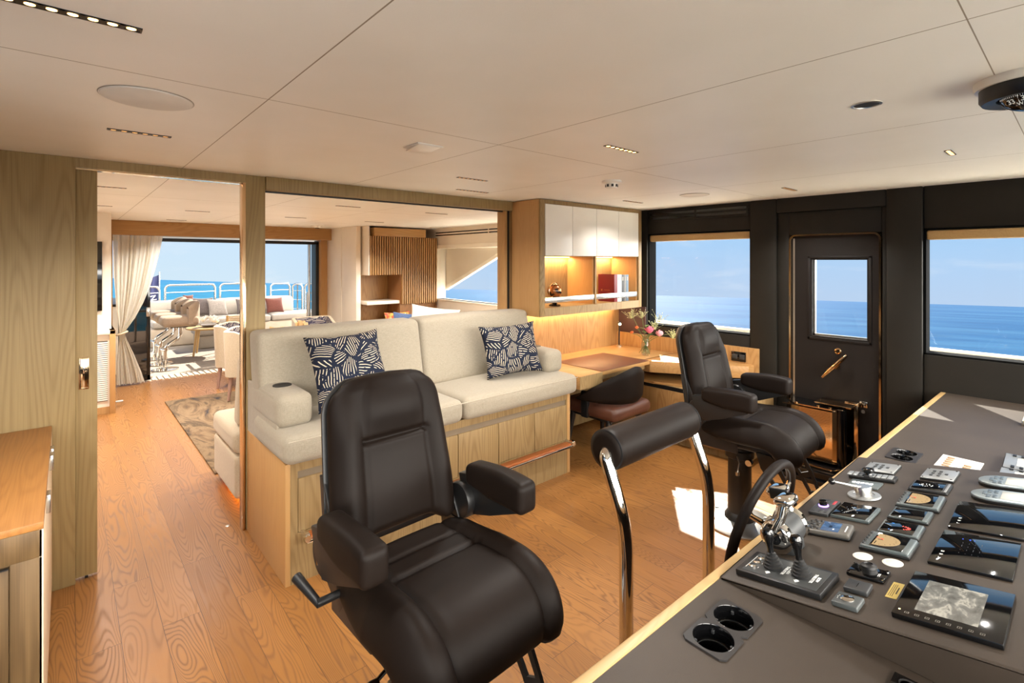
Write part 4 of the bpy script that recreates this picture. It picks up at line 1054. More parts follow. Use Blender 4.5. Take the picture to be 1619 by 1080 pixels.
# --- silver keypads
def keypad(label, quad):
    o, w, d = dev('keypad', label, 'keypad', quad, .010, group='silver keypads on the console')
    m = MB(); m.box(-w/2, w/2, -d/2, d/2, 0, .006, .001); pt('lower_case', m, M_BLACK, o)
    m = MB(); m.box(-w/2+.001, w/2-.001, -d/2+.001, d/2-.001, .006, .010, .002); pt('plate', m, M_SILVER, o)
    for x, y in ((0, 0), (-.2, 0), (.2, 0), (0, .2), (0, -.2), (-.2, .22), (.2, .2)):
        m = MB(); m.box(x*w-w*.06, x*w+w*.06, y*d-d*.05, y*d+d*.05, .010, .0125, .0012); pt('key', m, M_DGREY, o)
    for sx in (-1, 1):
        for sy in (-1, 1):
            m = MB(); m.lathe([(0, .010), (.003, .010), (.003, .0115), (0, .0115)], 10, (sx*w*.42, sy*d*.42, 0)); pt('screw', m, M_BLACK, o)
keypad('silver keypad with grey keys, next to the black button strip', [(1361.5, 742.5), (1378, 729.5), (1424, 736), (1413, 749)])
keypad('silver keypad with grey keys, next to the dark key display', [(1453, 754.5), (1466.5, 740), (1518, 745), (1508, 760.5)])

# --- button strip with a black knob
o, w, d = dev('button_strip', 'long black strip of white buttons with a black knob on it', 'control panel', [(1341.5, 751), (1349, 744), (1418.5, 754), (1414, 761)], .012)
m = MB(); m.box(-w/2, w/2, -d/2, d/2, 0, .012, .002); pt('housing', m, M_BLACK, o)
for i in range(8):
    y = -d*.44+i*d*.125
    m = MB(); m.box(-w*.38, w*.38, y, y+d*.108, .012, .0145, .001); pt('key', m, M_SILVER if i not in (4, 5) else M_DGREY, o)
m = MB(); m.lathe([(0, .012), (.013, .012), (.011, .020), (.020, .024), (.021, .034), (.015, .038), (0, .038)], 24, (0, d*.08, 0)); pt('knob', m, M_BLACKG, o)
o, w, d = dev('indicator_panel', 'small grey panel with five white lamps, beside the chrome lever', 'control panel', [(1338, 765), (1349, 757), (1396, 764), (1386.5, 774)], .006)
m = MB(); m.box(-w/2, w/2, -d/2, d/2, 0, .006, .001); pt('plate', m, M_GREYM, o)
m = MB()
for i in range(5): m.box(-w*.10, w*.10, d*.30-i*d*.14, d*.30-i*d*.14+d*.10, .006, .0075, .0005)
pt('lamp', m, plain('white_lamp', (236, 240, 238), .4, emit=(236, 240, 240), es=.9), o)

# --- chrome lever control
c0 = at_panel(1366.5, 785, .006); bl = at_panel(1315, 761, .075)
def ctl(name, label, cat, c):
    o = bpy.data.objects.new(name, None); COL.objects.link(o); o.empty_display_size = .03
    M = Matrix((Vector((1, 0, 0)), PN.cross(Vector((1, 0, 0))), PN)).transposed().to_4x4(); M.translation = c
    o.matrix_world = M; WM[o.name] = M; tag(o, label, cat); return o, M
o, M = ctl('lever_control', 'chrome lever with a black ball on a round silver base', 'lever', at_panel(1366.5, 785))
m = MB(); m.lathe([(0, .0006), (.050, .0006), (.052, .003), (.050, .007), (.034, .008), (.033, .006), (0, .006)], 36); pt('base_disc', m, M_SILVER, o)
m = MB(); m.lathe([(0, .006), (.026, .006), (.025, .010), (.0285, .034), (.027, .037), (0, .037)], 32); pt('hub', m, M_STEEL, o)
be = M.inverted() @ bl
m = MB(); m.tube([(0, 0, .03), be], [.006, .004], 10); pt('lever_arm', m, M_STEEL, o)
m = MB(); m.lathe([(.0115*math.sin(PI*i/12), -.0115*math.cos(PI*i/12)) for i in range(13)], 16, be); pt('ball', m, M_BLACKG, o)

# --- knob box + square display + handset
o, w, d = dev('knob_controller', 'square dark control box with a purple lit knob', 'controller', [(1277, 808), (1300, 788), (1329, 792.5), (1308.5, 814)], .010)
m = MB(); m.box(-w/2, w/2, -d/2, d/2, 0, .010, .002); pt('housing', m, M_DGREY, o)
m = MB(); m.lathe([(0, .010), (.0155, .010), (.0155, .013), (.0135, .0135), (0, .0135)], 24, (0, d*.05, 0)); pt('light_ring', m, plain('violet_ring', (190, 140, 255), .4, emit=(180, 130, 255), es=1.6), o)
m = MB(); m.lathe([(0, .0135), (.0125, .0135), (.0125, .026), (.011, .028), (0, .028)], 24, (0, d*.05, 0)); pt('knob', m, M_BLACKG, o)
mb = MB()
for x, y in ((-.3, .32), (0, -.34), (-.34, -.05), (.34, .05), (-.3, -.3)): mb.box(x*w-w*.12, x*w+w*.12, y*d-d*.09, y*d+d*.09, .010, .011, .0005)
pt('key', mb, M_KEY, o)
mb = MB(); mb.box(w*.18, w*.42, -d*.40, -d*.26, .010, .0112, .0004); pt('red_key', mb, plain('red_key', (150, 40, 50), .5, emit=(160, 30, 40), es=.2), o)
o, w, d = dev('square_display', 'square dark display beside the purple lit knob box', 'display', [(1311, 812), (1336.5, 793), (1390, 804), (1374, 826)], .010)
m = MB(); m.box(-w/2, w/2, -d/2, d/2, 0, .010, .003); pt('housing', m, M_GREYM, o)
m = MB(); m.box(-w*.47, w*.47, -d*.42, d*.47, .0098, .0108, .0005); pt('screen', m, M_SCREEN, o)
m = MB(); rr = random.Random(3)
for i in range(12):
    x, y = rr.uniform(-.3, .3)*w, rr.uniform(-.1, .3)*d; m.box(x, x+.006*rr.random()+.001, y, y+.0008, .0108, .0112)
pt('readout', m, plain('grey_readout', (130, 140, 150), .4, emit=(110, 120, 134), es=.3), o)
o, w, d = dev('remote_handset', 'dark handset with round keys and a blue screen, against the throttle', 'handset', [(1273, 832), (1281.5, 816), (1349, 832.5), (1336.5, 851)], .018)
m = MB(); m.box(-w/2, w/2, -d/2, d/2, 0, .018, .006, 3); pt('housing', m, plain('warm_grey_plastic', (84, 80, 74), .4), o)
m = MB(); m.box(-w/2-.001, w/2+.001, -d/2-.001, d/2+.001, 0, .010, .005, 3); pt('lower_case', m, M_BLACK, o)
m = MB(); m.box(-w*.38, w*.38, -d*.27, d*.12, .018, .0188, .0004); s = pt('screen', m, plain('blue_lcd', (30, 44, 60), .1, emit=(70, 96, 130), es=.5), o)
for x, y, r in ((0, .32, .0075), (-.22, .38, .006), (.22, .38, .006), (-.22, .25, .006), (.22, .25, .006), (0, .20, .006), (0, .43, .006), (-.36, .30, .005), (.36, .30, .005), (-.33, .17, .005), (.33, .17, .005)):
    m = MB(); m.lathe([(0, .018), (r, .018), (r*.85, .0215), (0, .022)], 14, (x*w, y*d, 0)); pt('key', m, M_KEY, o)
mark(s, 'lcd_digits', [(-.008+i*.006, -.005+i*.006, -d*.10, -d*.10+.009) for i in range(3)], M_BLACKG, .0188)
mark(o, 'maker_mark', [(-w*.24, w*.24, -d*.41, -d*.385)], M_INK, .018)

# --- white discs, joystick panel, dark boxes
for (px, py), lab in (((1364, 880.5), 'flat white disc by the tan gauge display'), ((1411.5, 891), 'flat white disc nearer the black glass panel')):
    c = at_panel(px, py); o, M = ctl('cover_disc', lab, 'cap', c); o['group'] = 'white discs on the console'
    m = MB(); m.lathe([(0, .0006), (.0235, .0006), (.024, .002), (.0225, .003), (.017, .0032), (.016, .0028), (.015, .0032), (0, .0034)], 32); pt('disc', m, plain('white_plastic', (224, 220, 210), .45, var=.01), o)
o, w, d = dev('toggle_panel', 'small glossy black panel with a round directional pad', 'controller', [(1337, 904.5), (1350, 889), (1408.5, 904), (1396.5, 920)], .008)
m = MB(); m.box(-w/2, w/2, -d/2, d/2, 0, .008, .003); pt('plate', m, M_BLACKG, o)
m = MB(); m.lathe([(0, .008), (.018, .008), (.017, .018), (.019, .020), (.018, .026), (.010, .029), (.009, .026), (0, .026)], 28, (0, -d*.05, 0)); pt('pad', m, M_BLACK, o)
m = MB(); m.lathe([(0, .008), (.004, .008), (.004, .020), (0, .021)], 12, (w*.1, d*.32, 0)); pt('toggle', m, M_BLACK, o)
for sx in (-1, 1):
    for sy in (-1, 1):
        m = MB(); m.lathe([(0, .008), (.0035, .008), (.0035, .010), (0, .010)], 10, (sx*w*.40, sy*d*.44, 0)); pt('screw', m, M_CHROME, o)
mark(o, 'symbol', [(-w*.2, w*.05, -d*.34, -d*.32), (-w*.2, w*.05, -d*.30, -d*.285)], M_INK, .008)
o, w, d = dev('sensor_box', 'plain dark grey box between the directional pad and the silver button', 'box', [(1333, 926), (1343, 913), (1379, 924), (1370, 939)], .012)
m = MB(); m.box(-w/2, w/2, -d/2, d/2, 0, .012, .003, 3); pt('housing', m, M_DGREY, o); mark(o, 'faint_mark', [(-w*.2, w*.2, -.0006, .0006)], M_BLACKG, .012)
o, w, d = dev('button_box', 'dark grey box with a round silver button', 'box', [(1313, 949), (1326.5, 934), (1366.5, 946), (1355, 962.5)], .012)
m = MB(); m.box(-w/2, w/2, -d/2, d/2, 0, .012, .003, 3); pt('housing', m, plain('slate_plastic', (74, 78, 78), .4), o)
m = MB(); m.lathe([(0, .012), (.0145, .012), (.0145, .014), (.010, .0155), (0, .015)], 24, (0, 0, 0)); pt('push_button', m, M_CHROME, o)
mark(o, 'symbol', [(-.002, .002, d*.36, d*.36+.001), (.005, .009, d*.33, d*.33+.001), (-.009, -.006, d*.34, d*.34+.001)], M_INK, .012)
o, w, d = dev('yellow_sticker', 'small yellow sticker with dark lines beside the big display', 'sticker', [(1399, 944), (1413, 920), (1431, 925), (1417, 947.5)], .0005)
m = MB(); m.box(-w/2, w/2, -d/2, d/2, 0, .0004); pt('label_face', m, plain('yellow_label', (206, 180, 98), .5, var=.02), o)
mark(o, 'printed_line', [(-w*.38, w*.36, d*(.3-.16*i), d*(.3-.16*i)+.0007) for i in range(3)]+[(-w*.2, w*.2, -d*.28, -d*.28+.002)], M_BLACK, .0004)

# --- joystick plate
o, w, d = dev('joystick_plate', 'black plate with two rubber booted joysticks and three silver buttons', 'control panel', [(1162, 900), (1196, 872), (1327, 906), (1297, 940)], .016)
m = MB(); m.box(-w/2, w/2, -d/2, d/2, 0, .016, .002); pt('plate', m, M_BLACK, o)
m = MB(); m.box(-w*.42, w*.42, -d*.44, d*.44, .016, .0166); pt('face_plate', m, plain('graphite_face', (62, 64, 64), .38), o)
boot = [(0, .0166), (.024, .0166)]
for i in range(5):
    r = .0245-.0032*i; z = .020+i*.0075; boot += [(r, z), (r+.001, z+.003), (r-.0035, z+.0060)]
boot += [(.008, .058), (0, .058)]
knob = [(0, .055), (.0082, .056), (.0078, .066), (.0105, .082), (.0150, .098), (.0156, .107), (.0115, .116), (0, .120)]
for y in (d*.15, -d*.19):
    m = MB(); m.lathe(boot, 28, (0, y, 0)); b = pt('joystick_boot', m, M_RUBBER, o)
    m = MB(); m.lathe(knob, 24, (0, y, 0)); pt('joystick_knob', m, M_BLACKG, b)
for i in range(3):
    m = MB(); m.lathe([(0, .0166), (.0095, .0166), (.0095, .019), (.0065, .0205), (0, .0205)], 20, (-w*.20+i*w*.20, d*.355, 0)); pt('push_button', m, M_CHROME, o)
m = MB()
for y in (d*.15, -d*.19):
    for s in (-1, 1):
        m.prism([(s*w*.26, y-.007, .0168), (s*w*.26, y+.007, .0168), (s*w*.34, y, .0168)], (0, 0, .0004))
        m.box(s*w*.26-.004, s*w*.26+.004, y-.0035, y+.0035, .0168, .0172)
pt('arrow_mark', m, M_INK, o)
wtext(o, 'STERN\nTHRUSTER', .0105, 0, -d*.02, .0168); wtext(o, 'BOW\nTHRUSTER', .0105, 0, -d*.35, .0168)
mark(o, 'caption', [(-w*.30, w*.26, d*.42, d*.42+.0008)]+[(-w*.2+i*w*.2-.003, -w*.2+i*w*.2+.003, d*.285, d*.285+.0012) for i in range(3)], M_INK, .0168)

# --- twin throttle
tc = at_panel(1246, 868)
o, M = ctl('throttle_lever', 'chrome twin throttle on a black drum behind the joysticks', 'throttle', tc)
ax = .046; zc = .055
m = MB(); m.lathe([(0, -ax), (.040, -ax), (.043, -ax+.004), (.043, ax-.004), (.040, ax), (0, ax)], 36, (0, 0, zc), 'X'); m.box(-.04, .04, -.035, .035, .0006, .03, .004); pt('drum', m, M_DGREY, o)
for s in (-1, 1):
    m = MB(); m.lathe([(0, -.012), (.040, -.012), (.046, -.006), (.046, .006), (.040, .012), (.030, .016), (0, .016)] if s > 0 else [(0, -.016), (.030, -.016), (.040, -.012), (.046, -.006), (.046, .006), (.040, .012), (0, .012)], 36, (s*(ax+.012), 0, zc), 'X'); dsk = pt('side_disc', m, M_CHROME, o)
    m = MB(); m.lathe([(0, 0), (.016, 0), (.017, .002), (.012, .003), (0, .003)] if s > 0 else [(0, -.003), (.012, -.003), (.017, -.002), (.016, 0), (0, 0)], 20, (s*(ax+.028), 0, zc), 'X'); pt('centre_badge', m, M_BLACKG, dsk)
    tilt = .02 if s < 0 else -.01
    m = MB(); m.tube([(s*(ax+.010), 0, zc+.02), (s*(ax+.008), -tilt, zc+.055), (s*(ax-.006), -tilt*1.5, zc+.094)], [.023, .016, .019], 14, flat=.75); lv = pt('lever', m, M_CHROME, o)
    m = MB(); m.soft(-.036, .036, -.024, .024, -.012, .012, .0115, (0, .003, .003), 5, M=Matrix.Translation((s*.033, -tilt*1.6, zc+.102))); pt('grip', m, M_CHROME, lv)
m = MB(); m.box(-.004, .004, -.027, .027, zc+.086, zc+.118, .002); pt('centre_grip', m, M_BLACK, o)
M2 = at_panel(1203, 867)

# --- steering wheel on the aft face of the console
wc = Vector((1.885, .775, .655)); R = .225
t = thing('steering_wheel', 'dark leather rimmed steering wheel on the aft edge of the console', 'steering wheel', wc)
tl = R_(14)
def wpt(a, r, off=0): 
    u = Vector((math.cos(a), 0, 0)); v = Vector((0, -math.sin(tl), math.cos(tl)))
    n = Vector((0, math.cos(tl), math.sin(tl)))
    return wc+u*r+Vector((0, 0, 0))*0 + v*(math.sin(a)*r) - u*r + u*r + n*off
def wp(a, r, off=0):
    v = Vector((0, -math.sin(tl), math.cos(tl))); n = Vector((0, math.cos(tl), math.sin(tl)))
    return wc+Vector((math.cos(a)*r, 0, 0))+v*(math.sin(a)*r)+n*off
m = MB(); m.tube([wp(2*PI*i/72, R) for i in range(72)], .0165, 14, closed=True); part('rim', m, M_BROWN, t, sharp=80)
for k in range(3):
    a = PI*1.5+k*2*PI/3
    m = MB(); m.tube([wp(a, R-.01), wp(a, .12, -.015), wp(a, .03, -.03)], [.008, .010, .012], 10); part('spoke', m, M_CHROME, t)
m = MB(); n = Vector((0, math.cos(tl), math.sin(tl))); m.lathe([(0, 0), (.04, 0), (.036, .02), (0, .024)], 24, M=Matrix.Translation(wp(0, 0, -.035)) @ n.to_track_quat('Z', 'Y').to_matrix().to_4x4()); part('hub', m, M_CHROME, t)
m = MB(); m.tube([wp(0, 0, -.03), wp(0, 0, -.244)], .022, 14); part('shaft', m, M_BLACK, t)

# --- cup holders, plates
wells = []; rad = []
def cups(label, quad):
    o, w, d = dev('cup_holder', label, 'cup holder', quad, .002, flat=True, group='twin cup holders on the console')
    m = MB()
    # plate with two round wells: outer frame pieces + wells
    n = 28; cxs = (-w*.245, w*.245); r = min(d*.44, w*.235)
    for cx in cxs:
        ring_o = []
        for i in range(n):
            a = 2*PI*i/n; dx, dy = math.cos(a), math.sin(a)
            hx, hy = w*.25, d*.5
            kx = hx/abs(dx) if abs(dx) > 1e-6 else 9; ky = hy/abs(dy) if abs(dy) > 1e-6 else 9
            k = min(kx, ky); sx = (w*.25*(1 if cx > 0 else -1))
            ring_o.append(((w*.25 if cx > 0 else -w*.25)+dx*k, dy*k, cx+dx*r, dy*r))
        for i in range(n):
            A = ring_o[i]; B = ring_o[(i+1) % n]
            m.quad((A[0], A[1], .004), (B[0], B[1], .004), (B[2], B[3], .004), (A[2], A[3], .004))
            m.quad((A[0], A[1], .0), (B[0], B[1], .0), (B[0], B[1], .004), (A[0], A[1], .004))
    pt('plate', m, plain('satin_black_plate', (44, 42, 42), .35), o)
    for cx in cxs:
        m = MB(); m.lathe([(r, .004), (r*.99, .0045), (r*.97, .003), (r*.95, -.030), (r*.84, -.032), (r*.82, -.034), (r*.78, -.062), (0, -.062)], n, (cx, 0, 0), cap=False); rad.append(r)
        wl = pt('well', m, M_BLACKG, o); wells.append(o.matrix_world @ Vector((cx, 0, 0)))
        m = MB(); m.tube([(cx+r*.85*math.cos(2*PI*i/32), r*.85*math.sin(2*PI*i/32), -.0305) for i in range(32)], .0009, 5, closed=True)
        for a in (.5, 2.2, 3.9, 5.2): m.box(cx+r*.86*math.cos(a)-.003, cx+r*.86*math.cos(a)+.003, r*.86*math.sin(a)-.003, r*.86*math.sin(a)+.003, -.014, -.006, .0008)
        pt('rim_clip', m, M_DGREY, wl)
    return o
cups('twin black cup holder at the near end of the console', [(1077, 1007.6), (1143, 946), (1209, 981), (1144.6, 1049)])
cups('twin black cup holder just past the raised instrument panel', [(1398, 726), (1415, 708), (1459, 718), (1446, 730)])
cu = bpy.data.curves.new('worktop', 'CURVE'); cu.dimensions = '2D'; cu.fill_mode = 'BOTH'; cu.extrude = .02
def spl(pts):
    sp = cu.splines.new('POLY'); sp.points.add(len(pts)-1); sp.use_cyclic_u = True
    for q, (x, y) in zip(sp.points, pts): q.co = (x, y, 0, 1)
spl([(XL, ye(XL)-.030), (XR, ye(XR)-.030), (XR, -1.10), (XL, -1.10)])
for p, r in zip(wells, rad): spl([(p.x+r*.997*math.cos(2*PI*i/40), p.y+r*.997*math.sin(2*PI*i/40)) for i in range(40)])
tmp = bpy.data.objects.new('tmp', cu); COL.objects.link(tmp)
me = bpy.data.meshes.new_from_object(tmp.evaluated_get(bpy.context.evaluated_depsgraph_get())); bpy.data.objects.remove(tmp)
me.name = 'worktop'; m = MB(); m.bm.from_mesh(me); bmesh.ops.translate(m.bm, verts=m.bm.verts, vec=(0, 0, CZ-.02)); bmesh.ops.remove_doubles(m.bm, verts=m.bm.verts, dist=1e-5)
part('worktop', m, M_CONS, console)
o, w, d = dev('switch_plate', 'white plate with rows of tan switches past the instrument panel', 'switch panel', [(1474, 741), (1493, 719), (1554, 732), (1543, 749)], .004, flat=True)
m = MB(); m.box(-w/2, w/2, -d/2, d/2, 0, .004, .001); pt('plate', m, plain('white_plate', (214, 210, 204), .4, var=.02), o)
for i in range(5):
    m = MB(); m.box(w*(-.32+.15*i), w*(-.25+.15*i), d*.16, d*.34, .004, .008, .001); pt('switch', m, plain('tan_switch', (176, 142, 110), .4), o)
for i in range(3):
    m = MB(); m.box(w*(-.32+.15*i), w*(-.25+.15*i), -d*.30, -d*.12, .004, .008, .001); pt('switch', m, plain('tan_switch', (176, 142, 110), .4), o)
m = MB(); m.box(w*-.3, w*.35, d*.40, d*.405, .004, .0044); m.box(w*-.3, w*.35, -.001, 0, .004, .0044); pt('printed_line', m, M_GREYM, o)
for q, lab in (([(1588, 744), (1596, 720), (1650, 724), (1650, 748)], 'black keyed radio unit at the frame edge, nearer the window end'), ([(1584, 756), (1590, 745), (1650, 748), (1650, 760)], 'black keyed radio unit at the frame edge, nearer the silver handsets')):
    o, w, d = dev('radio_unit', lab, 'radio', q, .022, flat=True, group='keyed radio units')
    m = MB(); m.box(-w/2, w/2, -d/2, d/2, 0, .022, .004, 3); pt('housing', m, M_BLACK, o)
    m = MB(); m.box(-w*.46, w*.46, -d*.48, d*.48, .0215, .0228, .001); pt('face', m, M_SILVER, o)
    m = MB(); m.box(-w*.26, w*.24, -d*.42, d*.18, .0228, .0236, .0004); pt('screen', m, plain('pale_lcd', (214, 214, 206), .2, var=.01), o)
    for i in range(4):
        m = MB(); m.box(-w*.44, -w*.32, d*.22-i*d*.2, d*.22-i*d*.2+d*.09, .0228, .027, .001); pt('key', m, M_BLACK, o)
    for i in range(3):
        m = MB(); m.box(w*.30, w*.42, d*.22-i*d*.2, d*.22-i*d*.2+d*.09, .0228, .027, .001); pt('key', m, M_BLACK, o)
# silver handsets
for q, lab in (([(1556, 766), (1564, 752), (1640, 757), (1638, 773)], 'silver rounded handset next to the keyed radios'), ([(1544, 787), (1552.6, 773), (1640, 780), (1638, 799)], 'silver rounded handset next to the black glass panel')):
    o, w, d = dev('autopilot_handset', lab, 'handset', q, .016, group='silver handsets')
    def outline(g, z):
        n = 10; P = []
        for i in range(n+1):
            a = PI*i/n; P.append(((w/2+g)*math.cos(a), d/2-w*.35+(w*.55+g)*math.sin(a), z))
        P += [(-w/2-g, -d/2-g, z), (w/2+g, -d/2-g, z)]
        return P
    m = MB(); m.prism(outline(.002, 0), (0, 0, .010), .002); pt('lower_case', m, M_BLACK, o)
    m = MB(); m.prism(outline(0, .008), (0, 0, .008), .003); pt('housing', m, plain('silver_blue_shell', (150, 160, 164), .35, .4), o)
    m = MB(); m.box(-w*.36, w*.36, -d*.42, d*.10, .016, .0168, .0005); pt('screen', m, plain('pale_lcd', (214, 214, 206), .2, var=.01), o)
    for x, y in ((-.22, .20), (-.22, .32), (.22, .20), (.22, .32), (0, .40)):
        m = MB(); m.box(x*w-w*.13, x*w+w*.13, y*d-d*.04, y*d+d*.04, .016, .0182, .001); pt('key', m, plain('blue_grey_key', (84, 96, 104), .4), o)
# framed screen standing at the frame edge
p0 = at_z(1612, 672, CZ)
t = thing('tilted_screen', 'metal edged screen tilted up at the far window end of the console', 'display', (p0.x, p0.y-.10, CZ))
m = MB(); Ms = Matrix.Translation((p0.x+.09, p0.y-.10, CZ+.048)) @ Matrix.Rotation(R_(-24), 4, 'X') @ Matrix.Rotation(R_(0), 4, 'Z')
m.box(-.10, .10, -.10, .10, -.008, .008, .003, M=Ms); part('housing', m, M_STEEL, t)
m = MB(); m.box(-.092, .092, -.092, .092, .008, .009, M=Ms); part('screen', m, plain('tan_screen', (172, 150, 110), .3), t)
m = MB(); m.box(p0.x+.03, p0.x+.15, p0.y-.19, p0.y-.14, CZ+.0006, CZ+.075, .004); part('stand', m, M_BLACK, t)
p0 = at_z(1420, 1078, CZ)
t = thing('power_socket', 'small black socket in the console top below the joystick plate', 'socket', (p0.x, p0.y, CZ))
m = MB(); m.box(p0.x-.03, p0.x+.02, p0.y-.045, p0.y+.01, CZ+.0006, CZ+.006, .002); part('plate', m, M_BLACKG, t)
m = MB(); m.lathe([(.013, .006), (.016, .008), (.016, .006), (.013, .004), (0, .004)], 16, (p0.x-.006, p0.y-.018, CZ)); part('socket', m, M_BLACK, t)
# ================================================================ CEILING FITTINGS
def slot_light(label, x0, x1, y, lit, watts, spot=True):
    t = thing('ceiling_slot_light', label, 'ceiling light', ((x0+x1)/2, y, ZC), 0, 'recessed ceiling slot lights')
    h = .013
    m = MB(); m.box(x0, x1, y-h, y-h+.003, ZC-.003, ZC+.004); m.box(x0, x1, y+h-.003, y+h, ZC-.003, ZC+.004); m.box(x0-.003, x0, y-h, y+h, ZC-.003, ZC+.004); m.box(x1, x1+.003, y-h, y+h, ZC-.003, ZC+.004); m.box(x0, x1, y-h, y+h, ZC-.001, ZC-.0004)
    n = max(4, int(round((x1-x0)/.032)))
    for i in range(1, n): 
        x = x0+(x1-x0)*i/n; m.box(x-.004, x+.004, y-h, y+h, ZC-.003, ZC-.0005)
    part('trim', m, M_BLACK, t)
    m = MB()
    for i in range(n):
        x = x0+(x1-x0)*(i+.5)/n; m.lathe([(.009, -.0022), (.006, -.0012), (0, -.001)], 12, (x, y, ZC))
    part('lens', m, M_LAMP if lit else plain('dim_lens', (120, 90, 60), .4, emit=(255, 180, 100), es=.6), t)
    if watts:
        li = bpy.data.lights.new('slot_lamp', 'AREA'); li.shape = 'RECTANGLE'; li.size = x1-x0; li.size_y = .02
        li.energy = watts; li.color = (1.0, .96, .90); li.spread = R_(125)
        lo = bpy.data.objects.new('slot_lamp', li); COL.objects.link(lo); lo.location = (0, 0, -.006); lo.parent = t
    return t
WB = 7.0; WS = 11.0
slot_light('long slot light of glowing amber cells running off the frame over the sideboard', -.62, .123, 1.384, True, WB*.8)
slot_light('slot light in the bridge ceiling beside the big round speaker', .12, .322, 2.50, False, WB*.55)
slot_light('slot light over the sofa back, the farther out of the pair from the header', 1.795, 2.017, 2.538, False, WB*.5)
slot_light('slot light over the sofa back, the one close to the oak header', 2.097, 2.375, 2.975, False, WB*.35)
slot_light('slot light with amber cells in the middle of the bridge ceiling', 1.792, 2.019, 1.405, True, WB*1.25)
slot_light('slot light in front of the white cabinet doors', 3.56, 3.82, 2.60, False, WB*.3)
slot_light('short amber slot light near the ceiling compass', 3.06, 3.20, .425, True, WB*.7)
slot_light('slot light in the ceiling just inside the dark door', 3.76, 3.98, 1.40, False, WB)
slot_light('saloon slot light by the pocket door, nearest of the two above the tv', .0, .316, 4.48, False, WS)
slot_light('saloon slot light by the pocket door, farther of the two above the tv', .1, .321, 6.05, False, WS)
slot_light('saloon slot light centred in the left doorway, short of the sensor', .911, 1.124, 6.07, False, WS)
slot_light('saloon slot light close to the oak header over the aft opening', .935, 1.142, 7.55, False, WS*1.2)
slot_light('saloon slot light seen just right of the oak column, toward the aft opening', 1.925, 2.16, 6.20, False, WS)
slot_light('saloon slot light nearest above the sofa back, right of the oak column', 1.879, 2.11, 4.60, False, WS)
slot_light('saloon slot light before the slatted cabinet', 2.926, 3.183, 6.22, False, WS)
slot_light('saloon slot light near the right end of the sofa opening', 2.876, 3.141, 4.65, False, WS)
def disc(name, label, cat, c, r, mat, h=.006):
    t = thing(name, label, cat, (c[0], c[1], ZC))
    m = MB(); m.lathe([(0, -h), (r*.94, -h), (r*.97, -h*.8), (r*.975, -h*.3), (r, -h*.6), (r, .002), (0, .002)], 48, (c[0], c[1], ZC)); part('grille', m, mat, t)
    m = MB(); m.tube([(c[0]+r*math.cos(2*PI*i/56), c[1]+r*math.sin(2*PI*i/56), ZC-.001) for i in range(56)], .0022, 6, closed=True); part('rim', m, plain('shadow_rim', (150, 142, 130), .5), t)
M_GRILLE = plain('white_speaker_cloth', (222, 220, 214), .7, bump=.3, bs=900)
disc('ceiling_speaker', 'large round white speaker over the doorway end of the bridge', 'speaker', (.192, 1.95), .122, M_GRILLE)
disc('ceiling_speaker', 'round white speaker over the window beside the dark door', 'speaker', (3.655, 2.01), .108, plain('ceiling_white_disc', (220, 212, 198), .5))
disc('ceiling_speaker', 'thin round white speaker in the saloon ceiling by the right wall', 'speaker', (4.25, 6.60), .09, plain('ceiling_white_disc', (220, 212, 198), .5))
t = thing('ceiling_vent', 'small square white grille in the ceiling above the sofa', 'vent', (1.20, 1.965, ZC))
m = MB(); m.box(1.135, 1.265, 1.90, 2.03, ZC-.005, ZC+.001, .002); part('frame', m, M_GRILLE, t)
m = MB(); m.prism([(1.145, 1.91, ZC-.006), (1.255, 1.91, ZC-.006), (1.255, 2.02, ZC-.018), (1.145, 2.02, ZC-.018)], (0, 0, .004), .001); part('flap', m, M_WHITE, t)
t = thing('smoke_detector', 'white smoke detector dome with dark openings', 'smoke detector', (2.62, 2.01, ZC))
m = MB(); m.lathe([(0, 0), (.062, 0), (.062, -.012), (.05, -.018), (0, -.018)], 28, (2.62, 2.01, ZC)); part('base', m, M_WHITE, t)
m = MB(); m.lathe([(0, -.018), (.040, -.018), (.036, -.046), (.026, -.052), (0, -.052)], 24, (2.62, 2.01, ZC)); h = part('dome', m, M_WHITE, t)
m = MB()
for i in range(8):
    a = i*PI/4; m.box(-.007, .007, -.003, .003, -.040, -.024, M=Matrix.Translation((2.62+.0375*math.cos(a), 2.01+.0375*math.sin(a), ZC)) @ Matrix.Rotation(a+PI/2, 4, 'Z'))
part('opening', m, M_BLACK, h)
t = thing('ceiling_sensor', 'small round ceiling sensor in the saloon before the aft opening', 'sensor', (2.72, 7.35, ZC))
m = MB(); m.lathe([(0, 0), (.085, 0), (.085, -.008), (.05, -.012), (.045, -.035), (0, -.04)], 24, (2.72, 7.35, ZC)); part('housing', m, M_WHITE, t)
m = MB(); m.lathe([(.030, -.036), (.028, -.046), (0, -.048)], 16, (2.72, 7.35, ZC)); part('eye', m, M_DGREY, t)
t = thing('ceiling_downlight', 'round black recessed downlight with a bright ring', 'ceiling light', (1.96, .475, ZC))
m = MB(); m.lathe([(.043, .001), (.043, -.003), (.036, -.004), (.035, 0), (.033, .001)], 36, (1.96, .475, ZC)); part('ring', m, M_STEEL, t)
m = MB(); m.lathe([(.0345, -.002), (.025, -.0012), (0, -.001)], 30, (1.96, .475, ZC)); part('well', m, M_RUBBER, t)
cc = at_z(1632, 122, ZC)
t = thing('ceiling_compass', 'black dome compass hanging from a white ceiling ring', 'compass', (cc.x, cc.y, ZC))
rc = (at_z(1541, 133, ZC)-cc).length
m = MB(); m.lathe([(0, 0), (rc, 0), (rc, -.012), (rc*.97, -.022), (0, -.022)], 56, (cc.x, cc.y, ZC)); part('mounting_ring', m, M_WHITE, t)
k = .90
